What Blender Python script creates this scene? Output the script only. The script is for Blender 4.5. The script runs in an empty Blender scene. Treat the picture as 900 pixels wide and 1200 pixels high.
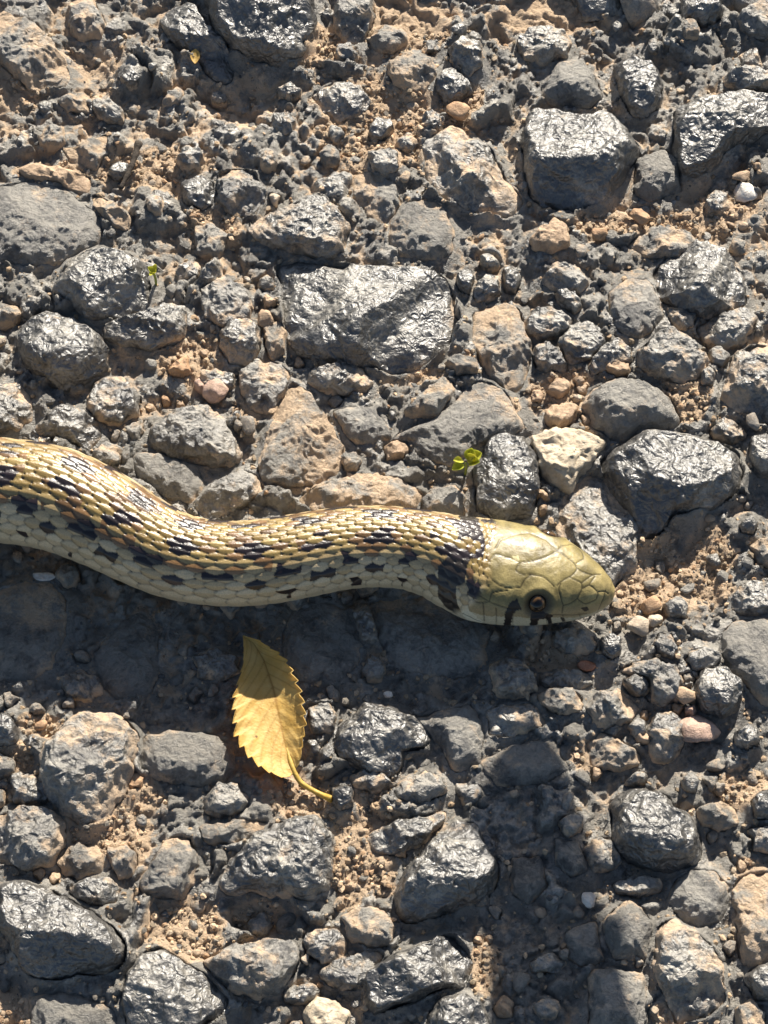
# Young snake crossing a weathered chip-seal road, low sun from the top of the picture.
# Everything is modelled in millimetres and written to Blender in metres.
import bpy, math, random
import numpy as np
from mathutils import Vector

MM = 0.001
rng = np.random.default_rng(11)
random.seed(11)
scene = bpy.context.scene
COL = scene.collection

# ------------------------------------------------------------------ camera, sky, sun, exposure
TILT, DIST, HALFW = math.radians(25.0), 420.0, 78.5          # camera tilt from straight down, distance, half width at the target (mm)
SUN_EL, SUN_AZ = math.radians(31.0), math.radians(16.0)       # azimuth: from +Y (top of picture) towards +X
cam_d = bpy.data.cameras.new('camera')
cam = bpy.data.objects.new('camera', cam_d)
COL.objects.link(cam)
cam.location = (0, -DIST * math.sin(TILT) * MM, DIST * math.cos(TILT) * MM)
cam.rotation_euler = (TILT, 0, 0)
cam_d.sensor_fit = 'HORIZONTAL'
cam_d.angle_x = 2 * math.atan(HALFW / DIST)
cam_d.clip_start, cam_d.clip_end = 0.01, 200.0
scene.camera = cam

world = bpy.data.worlds.new('World')
scene.world = world
world.use_nodes = True
wn = world.node_tree.nodes
wn.clear()
sky = wn.new('ShaderNodeTexSky')
sky.sky_type = 'NISHITA'
sky.sun_disc = False
sky.sun_elevation = SUN_EL
sky.sun_rotation = SUN_AZ
bgn = wn.new('ShaderNodeBackground')
bgn.inputs['Strength'].default_value = 0.056
wout = wn.new('ShaderNodeOutputWorld')
world.node_tree.links.new(sky.outputs[0], bgn.inputs[0])
world.node_tree.links.new(bgn.outputs[0], wout.inputs[0])

sun_d = bpy.data.lights.new('sun', 'SUN')
sun_d.energy = 5.0
sun_d.angle = math.radians(0.53)
sun_d.color = (1.0, 0.925, 0.81)
sun = bpy.data.objects.new('sun', sun_d)
COL.objects.link(sun)
SUN = np.array([math.sin(SUN_AZ) * math.cos(SUN_EL), math.cos(SUN_AZ) * math.cos(SUN_EL), math.sin(SUN_EL)])
sun.rotation_euler = Vector(SUN).to_track_quat('Z', 'Y').to_euler()
sun.location = tuple(SUN * 2)

scene.view_settings.view_transform = 'Standard'
scene.view_settings.look = 'None'
scene.view_settings.gamma = 1.0
scene.view_settings.exposure = 1.12
scene.view_settings.use_curve_mapping = False
scene.cycles.max_bounces = 6

# ------------------------------------------------------------------ photo pixel <-> place
C0 = np.array([0, -DIST * math.sin(TILT), DIST * math.cos(TILT)])
FW = np.array([0, math.sin(TILT), -math.cos(TILT)])
UP = np.array([0, math.cos(TILT), math.sin(TILT)])
K = HALFW / DIST / 450.0
PXMM = 450.0 / HALFW

def at(px, py, z=0.0):
    """Point of the place at height z (mm) that the photograph shows at pixel (px, py)."""
    px, py, z = np.broadcast_arrays(np.asarray(px, float), np.asarray(py, float), np.asarray(z, float))
    d = FW + (px[..., None] - 450) * K * np.array([1.0, 0, 0]) + (600 - py[..., None]) * K * UP
    t = (z - C0[2]) / d[..., 2]
    return C0 + d * t[..., None]

def project(P):
    d = P - C0
    w = d @ FW
    return np.stack([450 + d[..., 0] / w / K, 600 - (d @ UP) / w / K], -1)

# ------------------------------------------------------------------ noise
_perm = np.random.default_rng(5).permutation(256)
_perm = np.concatenate([_perm, _perm, _perm])
_g = np.random.default_rng(6).normal(size=(256, 3))
_g /= np.linalg.norm(_g, axis=1)[:, None]

def perlin(x, y, z=0.0):
    x, y, z = np.broadcast_arrays(np.asarray(x, float), np.asarray(y, float), np.asarray(z, float))
    xi, yi, zi = np.floor(x).astype(int), np.floor(y).astype(int), np.floor(z).astype(int)
    xf, yf, zf = x - xi, y - yi, z - zi
    f = lambda t: t * t * t * (t * (t * 6 - 15) + 10)
    u, v, w = f(xf), f(yf), f(zf)
    out = 0.0
    for a in (0, 1):
        for b in (0, 1):
            for c in (0, 1):
                h = _perm[_perm[_perm[(xi + a) & 255] + ((yi + b) & 255)] + ((zi + c) & 255)]
                g = _g[h]
                d = g[..., 0] * (xf - a) + g[..., 1] * (yf - b) + g[..., 2] * (zf - c)
                out = out + d * (u if a else 1 - u) * (v if b else 1 - v) * (w if c else 1 - w)
    return out * 1.6

def fbm(x, y, z=0.0, o=3, gain=0.5):
    s, a = 0.0, 1.0
    for k in range(o):
        s = s + a * perlin(x * 2 ** k + 17 * k, y * 2 ** k + 31 * k, z * 2 ** k + 7 * k)
        a *= gain
    return s

def worley(x, y, jit=0.9, seed=0):
    """F1, F2 and a random number of the nearest cell."""
    xi, yi = np.floor(x).astype(int), np.floor(y).astype(int)
    f1 = np.full(x.shape, 9.0); f2 = np.full(x.shape, 9.0); idn = np.zeros(x.shape)
    for a in (-1, 0, 1):
        for b in (-1, 0, 1):
            h = _perm[_perm[(xi + a + seed) & 255] + ((yi + b) & 255)]
            cx = xi + a + .5 + jit * (h / 255 - .5)
            h2 = _perm[h + 37]
            cy = yi + b + .5 + jit * (h2 / 255 - .5)
            d = np.hypot(x - cx, y - cy)
            m = d < f1
            f2 = np.where(m, f1, np.minimum(f2, d))
            idn = np.where(m, _perm[h2 + 91] / 255, idn)
            f1 = np.where(m, d, f1)
    return f1, f2, idn

def cells(x, y, jit=0.9, seed=0):
    """Nearest cell: edge distance F2-F1, offset from its centre and three random numbers."""
    xi, yi = np.floor(x).astype(int), np.floor(y).astype(int)
    f1 = np.full(x.shape, 9.0); f2 = f1.copy()
    ox = np.zeros(x.shape); oy = ox.copy(); r1 = ox.copy(); r2 = ox.copy(); r3 = ox.copy()
    for a in (-1, 0, 1):
        for b in (-1, 0, 1):
            h = _perm[_perm[(xi + a + seed) & 255] + ((yi + b) & 255)]
            h2 = _perm[h + 37]; h3 = _perm[h2 + 91]; h4 = _perm[h3 + 53]; h5 = _perm[h4 + 17]
            dx = x - (xi + a + .5 + jit * (h / 255 - .5)); dy = y - (yi + b + .5 + jit * (h2 / 255 - .5))
            d = np.hypot(dx, dy)
            m = d < f1
            f2 = np.where(m, f1, np.minimum(f2, d))
            ox = np.where(m, dx, ox); oy = np.where(m, dy, oy)
            r1 = np.where(m, h3 / 255, r1); r2 = np.where(m, h4 / 255, r2); r3 = np.where(m, h5 / 255, r3)
            f1 = np.where(m, d, f1)
    return f2 - f1, ox, oy, r1, r2, r3

def sstep(a, b, x):
    t = np.clip((x - a) / (b - a), 0, 1)
    return t * t * (3 - 2 * t)

# ------------------------------------------------------------------ mesh helpers
def make_mesh(name, V, loops, starts, totals, attrs=None, colors=None, smooth=True):
    me = bpy.data.meshes.new(name)
    me.vertices.add(len(V))
    me.vertices.foreach_set('co', (np.asarray(V, np.float32) * MM).ravel())
    me.loops.add(len(loops))
    me.loops.foreach_set('vertex_index', np.asarray(loops, np.int32))
    me.polygons.add(len(starts))
    me.polygons.foreach_set('loop_start', np.asarray(starts, np.int32))
    try:
        me.polygons.foreach_set('loop_total', np.asarray(totals, np.int32))
    except Exception:
        pass
    me.update(calc_edges=True)
    me.polygons.foreach_set('use_smooth', np.full(len(starts), smooth))
    for k, a in (attrs or {}).items():
        at_ = me.attributes.new(k, 'FLOAT', 'POINT')
        at_.data.foreach_set('value', np.asarray(a, np.float32).ravel())
    for k, a in (colors or {}).items():
        at_ = me.attributes.new(k, 'FLOAT_COLOR', 'POINT')
        a = np.asarray(a, np.float32)
        if a.shape[1] == 3:
            a = np.concatenate([a, np.ones((len(a), 1), np.float32)], 1)
        at_.data.foreach_set('color', a.ravel())
    me.update()
    return me

def quads_mesh(name, V, Q, T=None, **kw):
    Q = np.asarray(Q, np.int64).reshape(-1, 4)
    T = np.zeros((0, 3), np.int64) if T is None else np.asarray(T, np.int64).reshape(-1, 3)
    loops = np.concatenate([Q.ravel(), T.ravel()])
    starts = np.concatenate([np.arange(len(Q)) * 4, len(Q) * 4 + np.arange(len(T)) * 3])
    totals = np.concatenate([np.full(len(Q), 4), np.full(len(T), 3)])
    return make_mesh(name, V, loops, starts, totals, **kw)

def grid_quads(nr, nc, wrap=False):
    i, j = np.meshgrid(np.arange(nr - 1), np.arange(nc if wrap else nc - 1), indexing='ij')
    j2 = (j + 1) % nc
    return np.stack([i * nc + j, i * nc + j2, (i + 1) * nc + j2, (i + 1) * nc + j], -1).reshape(-1, 4)

def link(name, me, mat, parent=None):
    o = bpy.data.objects.new(name, me)
    COL.objects.link(o)
    if mat is not None and not me.materials:
        me.materials.append(mat)
    if parent is not None:
        o.parent = parent
    return o

def empty(name, loc):
    o = bpy.data.objects.new(name, None)
    COL.objects.link(o)
    o.location = tuple(np.asarray(loc) * MM)
    o.empty_display_size = 0.01
    return o

def tag(o, label, cat, group=None):
    o['label'] = label
    o['category'] = cat
    if group:
        o['group'] = group
    return o

# ------------------------------------------------------------------ materials
def new_mat(name):
    m = bpy.data.materials.new(name)
    m.use_nodes = True
    nt = m.node_tree
    nt.nodes.clear()
    out = nt.nodes.new('ShaderNodeOutputMaterial')
    b = nt.nodes.new('ShaderNodeBsdfPrincipled')
    nt.links.new(b.outputs[0], out.inputs[0])
    return m, nt, b, out

class NG:
    """Small node-graph writer."""
    def __init__(s, nt):
        s.nt = nt
    def n(s, t, **kw):
        nd = s.nt.nodes.new(t)
        for k, v in kw.items():
            setattr(nd, k, v)
        return nd
    def put(s, sock, v):
        if hasattr(v, 'default_value') or hasattr(v, 'is_linked'):
            s.nt.links.new(v, sock)
        elif isinstance(v, (tuple, list)):
            sock.default_value = tuple(v) if len(v) == 4 or sock.type == 'VECTOR' else (*v, 1)
        else:
            sock.default_value = v
    def pos(s):
        return s.n('ShaderNodeNewGeometry').outputs['Position']
    def obj(s):
        return s.n('ShaderNodeTexCoord').outputs['Object']
    def noise(s, vec, scale, detail=4, rough=.55, dist=0.0):
        nd = s.n('ShaderNodeTexNoise')
        s.put(nd.inputs['Vector'], vec)
        nd.inputs['Scale'].default_value = scale
        nd.inputs['Detail'].default_value = detail
        nd.inputs['Roughness'].default_value = rough
        nd.inputs['Distortion'].default_value = dist
        return nd.outputs['Fac']
    def voronoi(s, vec, scale, feature='F1'):
        nd = s.n('ShaderNodeTexVoronoi', feature=feature)
        s.put(nd.inputs['Vector'], vec)
        nd.inputs['Scale'].default_value = scale
        return nd.outputs['Distance']
    def math(s, op, a, b=0.0, clamp=False):
        nd = s.n('ShaderNodeMath', operation=op, use_clamp=clamp)
        s.put(nd.inputs[0], a); s.put(nd.inputs[1], b)
        return nd.outputs[0]
    def ramp(s, f, lo, hi, a=0.0, b=1.0):
        nd = s.n('ShaderNodeMapRange', interpolation_type='SMOOTHSTEP')
        s.put(nd.inputs[0], f)
        for i, v in enumerate((lo, hi, a, b)):
            s.put(nd.inputs[i + 1], v)
        return nd.outputs[0]
    def mix(s, f, a, b):
        nd = s.n('ShaderNodeMix', data_type='RGBA')
        s.put(nd.inputs[0], f); s.put(nd.inputs[6], a); s.put(nd.inputs[7], b)
        return nd.outputs[2]
    def attr(s, name, out='Fac'):
        nd = s.n('ShaderNodeAttribute', attribute_name=name)
        return nd.outputs[out]
    def bump(s, h, dist, strength=1.0, normal=None):
        nd = s.n('ShaderNodeBump')
        s.put(nd.inputs['Height'], h)
        nd.inputs['Distance'].default_value = dist
        nd.inputs['Strength'].default_value = strength
        if normal is not None:
            s.put(nd.inputs['Normal'], normal)
        return nd.outputs[0]
    def setb(s, b, **kw):
        for k, v in kw.items():
            s.put(b.inputs[k.replace('_', ' ')], v)

TAN = (0.66, 0.485, 0.32)
TAN2 = (0.48, 0.345, 0.22)

def mat_chip():
    """Tar-coated road chipping: black glossy tar, weathered grey skin and tan dust."""
    m, nt, b, out = new_mat('tar_coated_stone')
    g = NG(nt)
    P = g.pos()
    dust, shine = g.attr('dust'), g.attr('shine')
    big = g.noise(P, 130, 4, .6, .6)
    mid = g.noise(P, 480, 5, .65, .4)
    fine = g.noise(P, 1900, 5, .7)
    vein = g.noise(P, 560, 7, .72, 1.4)
    crink = g.noise(P, 430, 2.6, .5, 1.5)
    crink2 = g.noise(P, 260, 2.0, .5, 1.0)
    # weathered grey where the tar is worn
    gsel = g.math('ADD', g.math('MULTIPLY', big, .6), g.math('MULTIPLY', vein, .55))
    gsel = g.math('SUBTRACT', gsel, g.math('MULTIPLY', shine, .21))
    grey = g.ramp(gsel, .34, .56)
    c_t = g.mix(mid, (0.028, 0.027, 0.026), (0.088, 0.084, 0.078))
    c_g = g.mix(fine, (0.125, 0.118, 0.105), (0.37, 0.343, 0.292))
    col = g.mix(grey, c_t, c_g)
    dsel = g.math('ADD', g.math('MULTIPLY', mid, .75), g.math('MULTIPLY', fine, .35))
    dsel = g.math('ADD', dsel, g.math('SUBTRACT', dust, .5))
    dm = g.ramp(dsel, .50, .82)
    c_d = g.mix(fine, TAN2, TAN)
    col = g.mix(dm, col, c_d)
    rough = g.math('ADD', .42, g.math('MULTIPLY', grey, .14))
    rough = g.math('SUBTRACT', rough, g.math('MULTIPLY', shine, .07))
    rough = g.math('ADD', rough, g.math('MULTIPLY', dm, .42), clamp=True)
    hr = g.math('ADD', g.math('MULTIPLY', vein, .8), g.math('MULTIPLY', fine, .45))
    hs = g.math('ADD', g.math('MULTIPLY', crink, .85), g.math('ADD', g.math('MULTIPLY', crink2, .9), g.math('MULTIPLY', fine, .05)))
    sm_ = g.math('MULTIPLY', g.ramp(shine, .1, .75), g.math('SUBTRACT', 1.0, dm))
    h = g.math('ADD', g.math('MULTIPLY', hr, g.math('SUBTRACT', 1.0, g.math('MULTIPLY', sm_, .86))), g.math('MULTIPLY', hs, g.math('MULTIPLY', sm_, .9)))
    nrm = g.bump(h, 0.0018, 1.0)
    nrm.node.inputs['Strength'].default_value = 1.0
    g.put(nrm.node.inputs['Strength'], g.ramp(shine, .1, .9, 1.0, .66))
    g.setb(b, Base_Color=col, Roughness=rough, Normal=nrm)
    b.inputs['Specular IOR Level'].default_value = 1.15
    return m

def mat_pebble():
    """Loose mineral pebble; its own colour comes from the object colour."""
    m, nt, b, out = new_mat('loose_pebble')
    g = NG(nt)
    P = g.pos()
    oc = g.n('ShaderNodeObjectInfo').outputs['Color']
    mid = g.noise(P, 420, 5, .65, .5)
    fine = g.noise(P, 2300, 4, .7)
    dark = g.n('ShaderNodeMix', data_type='RGBA', blend_type='MULTIPLY')
    dark.inputs[0].default_value = 1.0
    nt.links.new(oc, dark.inputs[6])
    nt.links.new(g.mix(g.ramp(mid, .3, .68), (0.62, 0.58, 0.55), (1.05, 1.03, 1.0)), dark.inputs[7])
    col = g.mix(g.ramp(fine, .45, .75, 0, .45), dark.outputs[2], TAN)
    h = g.math('ADD', g.math('MULTIPLY', mid, .6), g.math('MULTIPLY', fine, .5))
    g.setb(b, Base_Color=col, Roughness=.68, Normal=g.bump(h, .0008, .8))
    return m

def mat_vcol(name, attr, rough, bump_scale, bump_d, spec=.5, coat=0.0):
    m, nt, b, out = new_mat(name)
    g = NG(nt)
    P = g.pos()
    fine = g.noise(P, bump_scale, 4, .65)
    c = g.attr(attr, 'Color')
    d = g.n('ShaderNodeMix', data_type='RGBA', blend_type='MULTIPLY')
    d.inputs[0].default_value = 1.0
    nt.links.new(c, d.inputs[6])
    nt.links.new(g.mix(g.ramp(fine, .3, .7), (0.80, 0.80, 0.80), (1.08, 1.08, 1.08)), d.inputs[7])
    g.setb(b, Base_Color=d.outputs[2], Roughness=rough, Normal=g.bump(fine, bump_d, .6))
    b.inputs['Specular IOR Level'].default_value = spec
    b.inputs['Coat Weight'].default_value = coat
    b.inputs['Coat Roughness'].default_value = .2
    return m

def mat_leaf(name, lo, hi, vein=None, transl=.45):
    m, nt, b, out = new_mat(name)
    g = NG(nt)
    P = g.pos()
    mid = g.noise(P, 260, 4, .6)
    fine = g.noise(P, 1500, 4, .65)
    col = g.mix(g.ramp(mid, .3, .7), lo, hi)
    spots = g.ramp(g.voronoi(P, 170), .035, .075)
    col = g.mix(spots, (0.20, 0.10, 0.02), col)
    if vein is not None:
        col = g.mix(g.attr('vein'), col, vein)
    tr = nt.nodes.new('ShaderNodeBsdfTranslucent')
    g.put(tr.inputs['Color'], col)
    nrm = g.bump(fine, .0004, .5)
    g.setb(b, Base_Color=col, Roughness=.5, Normal=nrm)
    mx = nt.nodes.new('ShaderNodeMixShader')
    mx.inputs[0].default_value = transl
    nt.links.new(b.outputs[0], mx.inputs[1])
    nt.links.new(tr.outputs[0], mx.inputs[2])
    nt.links.new(mx.outputs[0], out.inputs[0])
    return m

M_CHIP, M_PEB = mat_chip(), mat_pebble()
M_GRIT = mat_vcol('road_grit', 'tint', .85, 2500, .0004, .3)
M_SCALE = mat_vcol('snake_scales', 'pigment', .30, 3200, .00012, .5, .15)
_g2 = NG(M_SCALE.node_tree)
_pb = [n for n in M_SCALE.node_tree.nodes if n.type == 'BSDF_PRINCIPLED'][0]
_g2.put(_pb.inputs['Roughness'], _g2.ramp(_g2.attr('satin'), 0, 1, .30, .37))
_g2.put(_pb.inputs['Specular IOR Level'], _g2.ramp(_g2.attr('satin'), 0, 1, .5, .30))
_g2.put(_pb.inputs['Coat Weight'], _g2.ramp(_g2.attr('satin'), 0, 1, .15, .04))

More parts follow.
